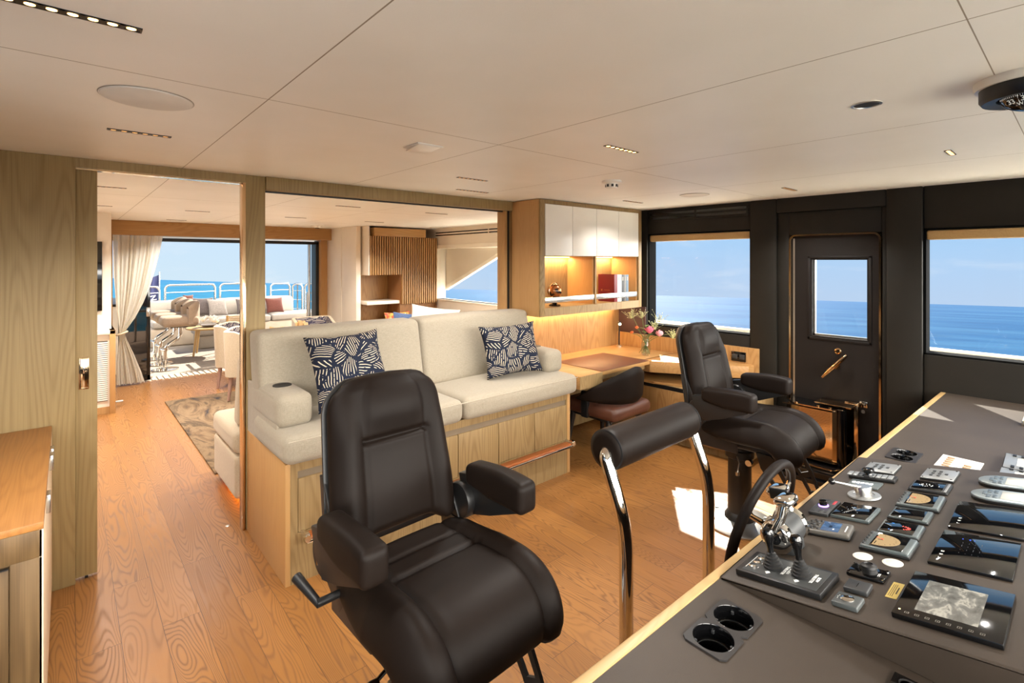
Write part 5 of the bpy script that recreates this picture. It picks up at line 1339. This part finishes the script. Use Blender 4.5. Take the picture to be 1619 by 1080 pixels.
m = MB(); m.lathe([(0, -.022), (rc*k, -.022), (rc*k, -.052), (rc*k*.94, -.062), (rc*.60, -.056), (rc*.58, -.045), (0, -.045)], 56, (cc.x, cc.y, ZC)); part('housing', m, M_BLACK, t)
m = MB(); rd = rc*.55; m.lathe([(rd*math.cos(a), -.050-rd*.62*math.sin(a)) for a in [PI/2*i/12 for i in range(13)]], 40, (cc.x, cc.y, ZC)); dm = part('dome', m, M_BLACKG, t)
ca = math.atan2(0-cc.y, 0-cc.x)
def dome_pt(a, e, off=.0008): return Vector((cc.x+(rd+off)*math.cos(e)*math.cos(a), cc.y+(rd+off)*math.cos(e)*math.sin(a), ZC-.050-(rd*.62+off)*math.sin(e)))
def dome_text(body, a, e, size):
    p = dome_pt(a, e); n = Vector((math.cos(e)*math.cos(a), math.cos(e)*math.sin(a), -math.sin(e)*1.3)).normalized()
    X = Vector((-math.sin(a), math.cos(a), 0)); Y = n.cross(X)
    Mx = Matrix((X, Y, n)).transposed().to_4x4(); Mx.translation = p
    text(body, size, Mx, M_INK, dm)
ca2 = ca-.75
dome_text('33', ca2, .50, .020); dome_text('300', ca2+.62, .42, .020); dome_text('W', ca2+.30, .72, .014)
m = MB()
for i in range(24):
    a = ca2-.5+i*.075; m.tube([dome_pt(a, .12), dome_pt(a, .22)], .0006, 4)
m.tube([dome_pt(ca2+.30, .15), dome_pt(ca2+.30, .62)], .0008, 4)
part('scale_mark', m, M_INK, dm)

# ================================================================ SALOON
t = thing('air_conditioning_cabinet', 'white slatted cabinet with an oak edge behind the pocket door', 'cabinet', (.05, 7.1, 0))
m = MB(); m.box(-.235, .385, 6.80, 7.7, .0, .05); m.box(.34, .388, 6.74, 7.7, 0, .87, .002); m.box(-.235, .34, 6.775, 7.7, 0, .07); part('carcass', m, M_OAKW, t)
m = MB(); m.box(-.235, .34, 6.78, 7.7, .07, .83); part('body', m, M_CREAMW, t)
m = MB()
for i in range(30): m.box(-.20, .325, 6.766, 6.782, .14+i*.0205, .14+i*.0205+.013)
part('grille', m, M_WHITE, t)
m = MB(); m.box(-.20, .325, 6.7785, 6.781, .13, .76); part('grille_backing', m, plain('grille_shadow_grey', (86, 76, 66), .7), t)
m = MB(); m.box(-.235, .388, 6.74, 7.7, .83, .87, .003); part('top', m, M_CREAMW, t)
m = MB(); m.box(-.24, .36, 6.88, 8.16, .872, ZC); struct('wall_saloon_return', m, M_CREAMW)
t = thing('wall_screen', 'black framed flat screen on the cream wall behind the pocket door', 'television', (0, 6.85, 1.4))
m = MB(); m.box(-.235, .283, 6.845, 6.878, 1.07, 1.80, .004); part('frame', m, M_BLACKG, t)
m = MB(); m.box(-.21, .235, 6.842, 6.846, 1.13, 1.75); part('screen', m, plain('screen_grey_glow', (90, 80, 78), .1, emit=(130, 112, 106), es=.4), t)
m = MB(); m.tube([(.40, 7.02, .052), (.47, 7.02, .052)], .012, 10); tag(part('door_stop', m, M_STEEL, None), 'small metal door stop on the floor beside the oak cabinet edge', 'door stop')
m = MB(); m.tube([(.40, 7.02, 0), (.40, 7.02, .052)], .008, 8); part('post', m, M_STEEL, bpy.data.objects['door_stop'])

# curtain
def interp(tab, z):
    for (z0, a), (z1, b) in zip(tab, tab[1:]):
        if z <= z1: return a+(b-a)*(z-z0)/(z1-z0)
    return tab[-1][1]
LT = [(0, .47), (.30, .475), (.62, .50), (.72, .50), (1.0, .465), (1.4, .445), (1.925, .435)]
RT_ = [(0, .77), (.15, .735), (.40, .655), (.60, .575), (.66, .560), (.72, .575), (.85, .665), (1.05, .755), (1.25, .825), (1.5, .885), (1.7, .925), (1.925, .962)]
def curt(u, v):
    z = .02+1.905*v; a, b = interp(LT, z), interp(RT_, z)
    amp = .018+.02*abs(v-.34) if v > .34 else .018+.05*(.34-v)
    ph = u*2*PI*11+math.sin(u*9)*.8
    return (a+(b-a)*u+.006*math.sin(ph*.5+v*3), 8.10+.0-amp*math.sin(ph)*(.6+.4*math.sin(u*17+1)), z+(.012*math.sin(ph) if v < .02 else 0))
t = thing('curtain', 'sheer cream curtain tied back beside the aft opening', 'curtain', (.65, 8.1, 0))
m = MB(); m.grid(curt, 150, 60); part('cloth', m, M_SHEER, t, sharp=180)
m = MB(); m.tube([(.53+.052*math.cos(2*PI*i/24), 8.10+.042*math.sin(2*PI*i/24), .675+.02*math.cos(2*PI*i/24)) for i in range(24)], .012, 8, closed=True); part('tie_back', m, plain('cream_cord', (226, 206, 172), .8), t)
# stacked glass door leaf
t = thing('glass_door_leaf', 'dark framed glass door leaf folded open behind the curtain', 'door', (.71, 8.32, 0))
m = MB(); 
for a in ((.50, .55, .02, 1.86), (.80, .835, .02, 1.86), (.50, .835, .02, .09), (.50, .835, 1.80, 1.86)): m.box(a[0], a[1], 8.20, 8.245, a[2], a[3], .003)
m.box(.50, .835, 8.205, 8.24, .92, .95)
part('frame', m, M_BLACKG, t)
m = MB(); m.box(.55, .80, 8.218, 8.224, .09, 1.80); part('pane', m, glass_mat('smoked_glass', (.28, .25, .23, 1), 1.2), t, flat=True)
m = MB(); m.box(.79, .83, 8.185, 8.20, .86, .98, .004); m.box(.80, .812, 8.165, 8.186, .89, .96, .003); part('lock', m, M_STEEL, t)

# saloon sofa backing onto the partition, facing aft
t = thing('saloon_sofa', 'cream saloon sofa end standing against the back of the oak column', 'sofa', (1.7, 3.85, 0))
m = MB(); m.box(.86, 2.80, 3.45, 4.18, .07, .20, .01); m.box(.90, 2.76, 3.48, 4.12, 0, .07); part('plinth', m, M_LINEN2, t)
m = MB(); m.soft(.815, 2.84, 3.62, 4.26, .05, .335, .03, (0, 0, .002), 7); part('base', m, M_LINEN2, t, sharp=80)
m = MB(); m.soft(.81, 2.85, 3.62, 4.28, .338, .49, .045, (.004, .008, .012), 9); part('seat_cushion', m, M_LINEN2, t, sharp=80)
m = MB(); m.soft(.84, 2.82, 3.42, 3.66, .10, .86, .05, (.004, .012, .006), 9); part('backrest', m, M_LINEN2, t, sharp=80)
m = MB(); m.soft(.85, 1.80, 3.63, 3.80, .485, .98, .05, (.006, .020, .010), 7, f=lambda p: Vector((p.x, p.y-(p.z-.49)*.22+.05, p.z))); part('back_cushion', m, M_LINEN2, t, sharp=80)
m = MB(); m.box(.88, 2.8, 3.50, 4.1, .040, .046); part('under_light', m, plain('amber_strip', (255, 170, 70), .4, emit=(255, 150, 50), es=5.0), t, label='amber light strip under the sofa')
# rug
m = MB(); m.box(.832, 3.15, 4.30, 6.86, .0005, .014, .005); solo('rug', m, M_RUG, 'brown and grey marbled rug on the saloon floor', 'rug')
m = MB(); m.lathe([(0, 0), (.012, 0), (.011, .003), (0, .004)], 16, (.728, 3.42, 0.0005)); tag(part('floor_stud', m, M_STEEL, None), 'tiny steel stud in the floor at the foot of the oak column', 'stud')

def dining_chair(label, loc, rz):
    """faces +x in its own frame"""
    t = thing('dining_chair', label, 'chair', loc, rz, 'saloon dining chairs'); k = dict(local=True)
    plan = fillet([(.16, -.255, 0), (-.24, -.255, 0), (-.24, .255, 0), (.16, .255, 0)], .10, 8)
    L = [0]
    for p, q in zip(plan, plan[1:]): L.append(L[-1]+(q-p).length)
    def bk(u, v, off):
        d = u*L[-1]; i = max(0, min(len(plan)-2, sum(1 for x in L if x <= d)-1)); f = (d-L[i])/(L[i+1]-L[i]); p = plan[i].lerp(plan[i+1], f)
        tg = (plan[min(i+2, len(plan)-1)]-plan[max(i-1, 0)]).normalized(); nn = Vector((-tg.y, tg.x, 0))      # points outwards
        top = .775-.13*min(1, max(0, (p.x+.14)/.30))
        q = p-nn*off; return (q.x-.02*v, q.y, .27+(top-.27)*v)
    m2 = MB(); m2.grid(lambda u, v: bk(u, v, .022), 48, 8)
    m = MB(); m.grid(lambda u, v: bk(u, v, -.022), 48, 8)
    m.grid(lambda u, v: bk(u, 1, -.022+.044*v)[:2]+(bk(u, 1, 0)[2]+.012*math.sin(PI*v),), 48, 4)
    for ub in (0, 1): m.grid(lambda u, v, ub=ub: bk(ub, v, -.022+.044*u), 2, 8)
    m.grid(lambda u, v: bk(u, 0, -.022+.044*v), 48, 1)
    part('backrest', m, M_LINEN2, t, sharp=60, **k); part('back_lining', m2, M_LEAF2, t, sharp=60, label='navy printed inner back', **k)
    m = MB(); m.soft(-.20, .27, -.222, .222, .29, .465, .04, (.004, .004, .012), 5); part('seat', m, M_LINEN2, t, sharp=80, **k)
    for sx, sy in ((-1, -1), (1, -1), (-1, 1), (1, 1)):
        m = MB(); m.tube([(.0+sx*.19, sy*.215, .30), (.0+sx*.215, sy*.235, 0)], [.026, .015], 10); part('leg', m, plain('mauve_brown_leg', (150, 118, 104), .5), t, **k)
    return t
dining_chair('cream dining chair with navy printed lining, farthest from the column in the doorway', (1.72, 7.25, .0), R_(-30))
dining_chair('cream dining chair half hidden by the oak column, nearer the rug corner', (1.66, 6.50, .0200), R_(-24))
dining_chair('navy printed dining chair back seen over the sofa, before the cream wall panel', (2.66, 7.22, .0), R_(-90))
t = thing('dining_table', 'pale dining table in the saloon hidden behind the sofa back', 'table', (2.25, 6.15, 0))
m = MB(); m.box(1.85, 2.75, 5.6, 6.6, .70, .735, .008, 3); part('tabletop', m, M_OAKX, t)
m = MB(); m.lathe([(0, .0145), (.24, .0145), (.22, .05), (.07, .09), (.06, .70), (0, .70)], 24, (2.3, 6.1, 0)); part('pedestal', m, M_STEEL, t)
m = MB(); m.box(2.24, 2.36, 6.04, 6.16, .0145, .70); m.bm.free()
for (px, lab) in ((436, 'cluster of tan wooden tubes on the saloon table, nearer the oak column'), (477, 'cluster of tan wooden tubes on the saloon table, nearer the printed chair back')):
    q = at_y(px, 515, 5.9 if px < 450 else 6.3); t = thing('table_ornament', lab, 'ornament', (q.x, q.y, .735), 0, 'tube ornaments on the saloon table')
    rr = random.Random(px); m = MB()
    for i in range(16):
        dx, dy = rr.uniform(-.075, .075), rr.uniform(-.05, .05); m.lathe([(.014, 0), (.014, 0+.09+.05*rr.random()), (.010, .11), (.010, .02), (0, .02)], 8, (q.x+dx, q.y+dy, .736))
    part('tube', m, plain('tan_tubes', (196, 166, 122), .6, var=.2), t)

# slatted cabinet at the end of the saloon
t = thing('slatted_cabinet', 'oak slatted cabinet with white end panel and open niche in the saloon corner', 'cabinet', (3.85, 7.1, 0))
m = MB(); m.box(3.275, 4.49, 7.34, 7.38, 0, ZC); m.box(3.21, 3.275, 7.30, 7.36, 0, ZC); part('back_panel', m, M_OAK, t)
m = MB(); m.box(3.317, 4.49, 6.945, 7.34, 1.385, 1.96); m.box(3.83, 4.49, 6.945, 7.34, 0, 1.40); part('body', m, wood('oak_slat_shade', (150, 104, 62), (112, 74, 42), 'z', 1, .6, .5), t)  # body wood darkened to imitate shade between the slats
m = MB(); m.box(3.30, 3.316, 6.905, 7.34, 1.383, ZC-.002, .001); part('white_end', m, M_CREAMW, t, label='white end panel')
m = MB(); m.box(3.38, 4.25, 6.88, 7.30, 1.962, 2.085, .002); part('soffit', m, M_OAKX, t)
n = 31
for i in range(n):
    x = 3.325+i*.0375
    m = MB(); m.box(x, x+.022, 6.900, 6.944, 1.385 if x < 3.82 else .93, 1.96, .003, 1); part('slat', m, M_OAK, t)
m = MB(); m.box(3.30, 3.83, 6.95, 7.34, .945, .992, .003); part('shelf', m, M_CREAMW, t, label='white shelf')
m = MB(); m.box(3.30, 3.83, 6.93, 7.34, 0, .60); part('lower_body', m, M_OAK, t)
# long vent on the saloon wall
t = thing('air_vent', 'black two slot air vent above the raked saloon window', 'vent', (SX, 6.0, 2.03))
m = MB()
for z in (1.995, 2.035): m.box(SX-.004, SX-.0005, 4.6, 6.98, z, z+.016)
part('slot', m, M_BLACKG, t)
m = MB(); m.box(SX-.006, SX-.0005, 5.6, 5.62, 1.99, 2.055); part('divider', m, M_CREAMW, t)
# corner sofa and pillows
t = thing('corner_sofa', 'cream sofa under the raked saloon window', 'sofa', (4.0, 5.6, 0))
m = MB(); m.soft(3.55, 4.46, 4.4, 6.86, .08, .44, .04, (0, 0, .01), 7); part('base', m, M_LINEN2, t, sharp=80)
m = MB(); m.soft(4.22, 4.48, 4.4, 6.86, .40, .74, .05, (.01, 0, .01), 7); part('backrest', m, M_LINEN2, t, sharp=80)
m = MB(); m.box(3.6, 4.44, 4.45, 6.82, 0, .09); part('plinth', m, M_OAKW, t)
scatter('sofa_pillow', 'long white pillow propped under the raked window', .74, .42, .18, (3.92, 6.15, .735), R_(-52), R_(14), M_WFAB, roll=R_(6))
scatter('sofa_pillow', 'white pillow beyond the long one under the raked window', .44, .42, .15, (4.08, 5.45, .68), R_(-70), R_(20), M_WFAB)
scatter('sofa_pillow', 'blue pillow leaning before the slatted cabinet', .42, .38, .15, (3.74, 6.58, .655), R_(-10), R_(22), fabric('slate_blue_weave', (92, 112, 150), (64, 80, 116), 240), roll=R_(8))
pp = NT('orange_print'); pp.set(.8); vo = pp.n('TexVoronoi'); pp.l(pp.coord(), vo.inputs['Vector']); vo.inputs['Scale'].default_value = 26; s_ = pp.n('SeparateColor'); pp.l(vo.outputs['Color'], s_.inputs[0])
pp.l(pp.ramp(s_.outputs[0], [(.2, lin((214, 150, 70))), (.45, lin((190, 84, 60))), (.7, lin((226, 206, 170))), (.9, lin((160, 128, 70)))], 'CONSTANT'), pp.b.inputs['Base Color'])
scatter('sofa_pillow', 'orange patterned pillow beside the blue one', .40, .36, .14, (3.70, 6.775, .66), R_(-6), R_(10), pp.m)
t = thing('side_table', 'small dark side table at the foot of the niche', 'table', (3.42, 6.70, 0))
m = MB(); m.box(3.27, 3.47, 6.62, 6.86, .66, .69, .004); part('tabletop', m, M_BLACK, t)
m = MB(); m.lathe([(0, .0005), (.08, .0005), (.07, .015), (.016, .025), (.016, .66), (0, .66)], 18, (3.37, 6.74, 0)); part('pedestal', m, M_BLACK, t)
m = MB()
q = at_z(667, 499, .83); m = MB(); m.lathe([(0, 0), (.06, 0), (.07, .02), (.06, .03), (0, .03)], 20, (q.x, q.y, 0)); m.bm.free()

# ================================================================ AFT DECK
def bar_stool(loc, label, first=[None]):
    if first[0] is not None: return dup(first[0], loc, None, label)
    t = thing('bar_stool', label, 'bar stool', loc, 0, 'taupe bar stools on the aft deck'); first[0] = t; k = dict(local=True)
    m = MB(); m.lathe([(0, 0), (.17, 0), (.172, .008), (.06, .016), (0, .016)], 32); part('base_plate', m, M_CHROME, t, **k)
    m = MB(); m.tube(fillet([(0, 0, .01), (0, 0, .33), (.19, 0, .46), (.19, 0, .62)], .07, 6), .026, 14); m.lathe([(.028, .10), (.036, .10), (.036, .13), (.028, .13)], 16); m.lathe([(.028, .27), (.038, .27), (.038, .32), (.028, .32)], 16); part('stem', m, M_CHROME, t, **k)
    m = MB(); m.tube([(-.02, -.16, .30), (-.06, 0, .30), (-.02, .16, .30)], .010, 8); m.tube([(.03, 0, .11), (.085, 0, .11)], .008, 8); part('foot_rest', m, M_CHROME, t, **k)
    m = MB(); m.box(.05, .37, -.12, .12, .612, .632, .006); part('seat_frame', m, M_BLACK, t, **k)
    m = MB(); m.soft(-.06, .40, -.21, .21, .632, .775, .055, (.012, .010, .012), 7); part('seat', m, M_TAUPE, t, sharp=80, **k)
    m = MB()
    def sh(u, v, o):
        a = -PI*.41+PI*.82*u; r = .215+o
        return (.19+r*math.cos(a), r*math.sin(a)*1.02, .66+.31*v*(1-.0*u)-.08*v*(abs(2*u-1)**3))
    m.grid(lambda u, v: sh(u, v, .03), 26, 8); m.grid(lambda u, v: sh(u, v, -.03), 26, 8)
    m.grid(lambda u, v: sh(u, 1, -.03+.06*v)[:2]+(sh(u, 1, 0)[2]+.024*math.sin(PI*v),), 26, 4); m.grid(lambda u, v: sh(u, 0, -.03+.06*v), 26, 1)
    for ub in (0, 1): m.grid(lambda u, v, ub=ub: sh(ub, v, -.03+.06*u), 2, 8)
    bmesh.ops.remove_doubles(m.bm, verts=m.bm.verts, dist=3e-4)
    part('backrest', m, M_TAUPE, t, sharp=70, **k)
    return t
bar_stool((1.09, 8.95, 0), 'taupe bar stool nearest the threshold on the aft deck')
bar_stool((1.085, 9.45, 0), 'middle taupe bar stool of the three on the aft deck')
bar_stool((1.08, 10.0, 0), 'taupe bar stool farthest from the threshold on the aft deck')
t = thing('bar_counter', 'dark topped bar counter half hidden behind the open door leaf', 'counter', (.3, 9.5, 0))
m = MB(); m.box(-.5, .86, 8.95, 10.5, .955, .99, .006); part('top', m, M_BLACK, t)
m = MB(); m.box(-.45, .55, 8.99, 10.45, 0, .955, .006); part('front', m, M_SUPER, t)
# deck sofa
t = thing('deck_sofa', 'long low cream deck sofa along the stern rail', 'sofa', (2.6, 11.7, 0))
m = MB(); m.box(1.15, 4.35, 11.25, 12.05, 0, .34, .03, 3); part('base', m, M_DECKT, t)
for a, b in ((1.18, 2.2), (2.22, 3.2), (3.22, 4.3)):
    m = MB(); m.soft(a, b, 11.22, 11.95, .34, .47, .04, (.005, .005, .015), 6); part('seat_cushion', m, M_DECKFAB, t, sharp=80)
for a, b in ((1.18, 1.72), (1.74, 2.3), (2.32, 3.0), (3.02, 3.85)):
    m = MB(); m.soft(a, b, 11.80, 12.03, .46, .80, .06, (.005, .015, .015), 6, f=lambda p: Vector((p.x, p.y+(p.z-.46)*.2, p.z))); part('back_cushion', m, M_DECKFAB, t, sharp=80)
def at_deck(px, py, y): return at_y(px, py, y)
for px, py, w, h, mat, lab, yaw, yy in ((320, 485, .36, .37, M_DKF, 'dark charcoal cushion on the deck sofa behind the bar stools', -16, 11.60), (344, 486, .36, .36, M_GRAYF, 'grey woven cushion next to the charcoal one on the deck sofa', 12, 11.47), (298, 478, .17, .30, M_RUST, 'rust cushion peeping over the stool back on the deck sofa', 0, 11.40), (434, 482.5, .38, .34, M_RUST, 'rust cushion on the deck sofa right of the oak column', 10, 11.48), (424, 480, .34, .34, M_DECKFAB, 'white cushion behind the rust one right of the oak column', -6, 11.66), (385, 484, .28, .33, M_DKF, 'dark cushion half hidden by the oak column on the deck sofa', 5, 11.62), (256, 485, .44, .26, M_DECKFAB, 'white cushion at the flag end of the deck sofa', 8, 11.66)):
    c = at_deck(px, py, yy); scatter('deck_cushion', lab, w, h, .13, c, R_(yaw), R_(18), mat, group='cushions on the deck sofa')
c0, c1 = at_z(300, 548, 0), at_z(345, 535, 0)
t = thing('deck_ottoman', 'low cream upholstered plinth before the deck sofa', 'ottoman', (2.1, 10.8, 0))
m = MB(); m.soft(1.78, 2.50, 10.55, 11.05, 0, .24, .04, (0, 0, .01), 5); part('base', m, M_DECKFAB, t, sharp=80)
m = MB(); m.soft(1.74, 2.54, 10.52, 11.08, .24, .36, .04, (0, 0, .01), 5); part('cushion', m, M_DECKFAB, t, sharp=80)
t = thing('deck_table', 'small pale round topped deck table with tapered legs', 'table', (1.80, 9.95, 0))
tx, ty = 1.83, 9.95
m = MB(); m.lathe([(0, .44), (.33, .44), (.34, .452), (.33, .465), (0, .465)], 36, (tx, ty, 0)); part('tabletop', m, M_EDGE, t)
for i in range(4):
    a = .5+i*PI/2; m = MB(); m.tube([(tx+.22*math.cos(a), ty+.22*math.sin(a), .44), (tx+.28*math.cos(a), ty+.28*math.sin(a), 0)], [.022, .015], 10); part('leg', m, M_EDGE, t)
t = thing('flower_bowl', 'low bowl of white flowers on the deck table', 'flowers', (tx, ty, .466))
m = MB(); m.lathe([(0, .466), (.06, .466), (.13, .50), (.125, .505), (.05, .474), (0, .474)], 24, (tx, ty, 0)); part('bowl', m, M_GRAYF, t)
M_WPET = plain('white_petal', (240, 234, 226), .6)
for i in range(9):
    rr = random.Random(i+20); m = MB(); blob(m, (tx+rr.uniform(-.12, .12), ty+rr.uniform(-.09, .09), .53+.06*rr.random()), .075, 16, .026, i); part('blossom', m, M_WPET, t, sharp=180)
t = thing('deck_chair', 'pale deck chair with a ribbed back beside the column', 'chair', (2.22, 9.3, 0))
m = MB(); cx, cy = 2.20, 9.32
for i in range(9): m.box(cx-.27, cx+.27, cy-.30-.010*i*.6, cy-.27-.010*i*.6, .44+i*.032, .44+i*.032+.027, .008, 2)
part('backrest', m, plain('pale_webbing', (226, 206, 172), .7), t)
m = MB(); m.soft(cx-.27, cx+.27, cy-.27, cy+.27, .34, .44, .03, (0, 0, .01), 5); part('seat', m, M_DECKFAB, t, sharp=80)
for sx in (-1, 1):
    for sy in (-1, 1):
        m = MB(); m.tube([(cx+sx*.27, cy+sy*.25, .44 if sy > 0 else .72), (cx+sx*.28, cy+sy*.28, 0)], [.020, .014], 10); part('leg', m, M_EDGE, t)
    m = MB(); m.box(cx+sx*.27-.02, cx+sx*.27+.02, cy-.28, cy+.26, .53, .555, .008); part('armrest', m, M_EDGE, t)
# stern rails: each inverted U is a thing
M_RAIL = plain('bright_rail', (186, 184, 180), .2, 1.0, var=.01)
def rail(label, p0, p1, z, mids, group='stern rails', posts=0):
    t = thing('stern_rail', label, 'railing', ((p0[0]+p1[0])/2, (p0[1]+p1[1])/2, 0), 0, group)
    P0, P1 = Vector((*p0, 0)), Vector((*p1, 0)); Z = Vector((0, 0, z))
    m = MB(); m.tube(fillet([P0, P0+Z, P1+Z, P1], .10, 6), .022, 12); part('hoop', m, M_RAIL, t)
    for f in mids:
        m = MB(); m.tube([P0+Z*f, P1+Z*f], .008, 8); part('cross_bar', m, M_RAIL, t)
    for i in range(posts):
        q = P0.lerp(P1, (i+1)/(posts+1)); m = MB(); m.tube([q, q+Z], .016, 10); part('post', m, M_RAIL, t)
RY = 12.35
xq = lambda px, y=RY: at_y(px, 450, y).x
rail('stern rail hoop behind the flag', (xq(214), RY), (xq(252), RY), 1.075, (.88,))
rail('stern rail hoop right of the flag, full width in the doorway', (xq(261), RY), (xq(340), RY), 1.10, (.86,))
rail('stern rail hoop cut by the oak column', (xq(348), RY), (xq(419), RY), 1.10, (.86,))
rail('stern rail hoop just right of the oak column', (xq(428), RY), (xq(458), RY), 1.07, (.86,))
rail('stern rail section at the gate, beside the rust cushion', (xq(463, 12.35), 12.36), (xq(478, 12.2), 12.2), 1.05, (.85, .65, .45), posts=1)
rail('gate rail section nearest the steel door post', (xq(486, 10.9), 10.9), (xq(503, 10.3), 10.3), .93, (.8, .6, .4))
rail('side rail hoop behind the steel door post', (xq(482, 12.3), 12.3), (xq(512, 12.0), 12.0), 1.05, (.8, .6, .4))
t = thing('ensign_flag', 'navy flag with a white letter hanging at the stern', 'flag', (xq(247, 12.7), 12.75, 0))
fxx = xq(252.5, 12.75)
m = MB(); m.tube([(fxx, 12.75, 0), (fxx-.005, 12.75, 1.34)], .014, 10); m.lathe([(.02*math.sin(PI*i/8), 1.35-.02*math.cos(PI*i/8)) for i in range(9)], 10, (fxx-.005, 12.75, 0)); part('staff', m, M_RAIL, t)
def fl(u, v): return (fxx-.012-.26*u, 12.75+.03*math.sin(u*9+v*2), 1.30-.10*u-(.58-.02*u)*(1-v))
m = MB(); m.grid(fl, 24, 12); m.grid(lambda u, v: Vector(fl(u, v))+Vector((0, .004, 0)), 24, 12); fo = part('cloth', m, plain('navy_flag', (22, 27, 66), .7), t, sharp=180)
text('N', .15, Matrix.Translation((fxx-.11, 12.71, .83)) @ Matrix.Rotation(PI/2, 4, 'X') @ Matrix.Rotation(PI/2+.2, 4, 'Z'), M_INK, fo)
# side rail outside the bridge windows
t = thing('side_rail', 'white handrail outside the bridge windows', 'railing', (5.2, 1.5, 0))
m = MB(); m.tube([(5.2, -1.4, .885), (5.2, 3.9, .885)], .020, 12); m.tube([(5.2, -1.4, .815), (5.2, 3.9, .815)], .010, 8); part('top_rail', m, M_SUPER, t)
for y in (-.6, .2, 1.0, 1.8, 2.6, 3.4):
    m = MB(); m.tube([(5.2, y, -.02), (5.2, y, .885)], .015, 10); part('post', m, M_SUPER, t)
# two tiny far boats on the horizon
# ================================================================ SEA, SKY, SUN
A_, B_ = 47.5, .0315
NRM = (VF*(A_/FPX) + VR*B_ + Vector((0, 0, 1))).normalized()        # the yacht lies slightly heeled to the sea
Ms = NRM.to_track_quat('Z', 'Y').to_matrix().to_4x4(); Ms.translation = Vector((0, 0, -7.5))
def seafn(u, v):
    r = 14*(1.5e3**u); a = 2*PI*v
    return (r*math.cos(a), r*math.sin(a), 0)
m = MB(); m.grid(seafn, 40, 96); m.quad((9.9, -9.9, 0), (9.9, 9.9, 0), (-9.9, 9.9, 0), (-9.9, -9.9, 0))
sea = part('sea', m, M_SEA, None); sea.matrix_world = Ms; sea['kind'] = 'structure'

w = bpy.data.worlds.new('World'); SC.world = w; w.use_nodes = True
nt = w.node_tree; bg = nt.nodes['Background']
class WNT(NT):
    def __init__(s): s.t = nt
wn = WNT()
tc = wn.n('TexCoord'); D = wn.vmath('NORMALIZE', tc.outputs['Generated']).outputs[0]
h = wn.vmath('DOT_PRODUCT', D, tuple(NRM)).outputs['Value']
sky_a = wn.ramp(h, [(0.0, lin((206, 228, 243))), (.06, lin((202, 226, 246))), (.18, lin((176, 213, 246))), (.5, lin((120, 176, 236))), (1, lin((90, 150, 225)))])
sky_r = wn.ramp(h, [(0.0, lin((186, 208, 236))), (.05, lin((180, 208, 240))), (.16, lin((156, 204, 246))), (.5, lin((110, 170, 235))), (1, lin((86, 146, 224)))])
sp = wn.n('SeparateXYZ'); wn.l(D, sp.inputs[0])
side = wn.n('MapRange'); wn.l(wn.math('ARCTAN2', sp.outputs[0], sp.outputs[1]), side.inputs[0]); side.inputs[1].default_value = .25; side.inputs[2].default_value = .75
sky = wn.mix(side.outputs[0], sky_a, sky_r)
mp = wn.n('Mapping'); wn.l(D, mp.inputs[0]); mp.inputs['Scale'].default_value = (2.2, 2.2, 9)
cl = wn.noise(mp.outputs[0], 2.2, 6, .62, .4)
cf = wn.ramp(cl.outputs['Fac'], [(.50, (0, 0, 0)), (.74, (1, 1, 1))])
sky = wn.mix(wn.math('MULTIPLY', cf, .45), sky, lin((236, 240, 246)))
fwd = wn.n('MapRange'); fwd.interpolation_type = 'SMOOTHSTEP'; wn.l(sp.outputs[1], fwd.inputs[0]); fwd.inputs[1].default_value = -.05; fwd.inputs[2].default_value = -.75; fwd.inputs[3].default_value = 1.0; fwd.inputs[4].default_value = 20.0  # unseen forward sky boosted to fill the room through the windshield
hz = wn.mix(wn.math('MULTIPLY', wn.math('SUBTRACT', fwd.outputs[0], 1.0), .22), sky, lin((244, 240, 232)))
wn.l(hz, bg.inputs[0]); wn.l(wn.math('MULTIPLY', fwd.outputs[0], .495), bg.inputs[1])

sun = bpy.data.lights.new('sun', 'SUN'); sun.energy = 8.0; sun.angle = R_(.6); sun.color = (1, .93, .82)
so = bpy.data.objects.new('sun', sun); COL.objects.link(so)
so.rotation_euler = Vector((-1, -.74, -1.03)).to_track_quat('-Z', 'Y').to_euler()

# lamps that belong to the light strips
def strip(name, loc, sx, sy, e, col=(1, .68, .36), rot=(0, 0, 0)):
    li = bpy.data.lights.new(name, 'AREA'); li.shape = 'RECTANGLE'; li.size = sx; li.size_y = sy; li.energy = e; li.color = col
    o = bpy.data.objects.new(name, li); COL.objects.link(o); o.location = loc; o.rotation_euler = rot
strip('cabinet_strip_lamp', (3.6, 3.24, 1.127), 1.3, .02, 4.0)
strip('niche_strip_lamp', (3.28, 3.24, 1.624), .6, .02, 2.4)
strip('niche_strip_lamp', (3.94, 3.24, 1.624), .6, .02, 2.4)
strip('sofa_strip_lamp', (1.8, 3.9, .038), 1.8, .3, 4.0, (1, .55, .18))
# ================================================================ CAMERA
cam = bpy.data.cameras.new('camera'); cam.sensor_width = 36; cam.lens = FPX/1619*36; cam.sensor_fit = 'HORIZONTAL'
cam.shift_y = -(540-HY)/1619; cam.clip_start = .02; cam.clip_end = 60000
co = bpy.data.objects.new('camera', cam); COL.objects.link(co); co.location = (0, 0, EYE)
co.rotation_euler = VF.to_track_quat('-Z', 'Y').to_euler()
SC.camera = co
SC.view_settings.view_transform = 'Standard'; SC.view_settings.look = 'None'; SC.view_settings.gamma = 1; SC.view_settings.use_curve_mapping = False
SC.view_settings.exposure = 1.1
SC.cycles.max_bounces = 10; SC.cycles.diffuse_bounces = 6; SC.cycles.glossy_bounces = 5; SC.cycles.transparent_max_bounces = 16
SC.cycles.use_denoising = True; SC.cycles.sample_clamp_indirect = 8
bpy.context.view_layer.update()
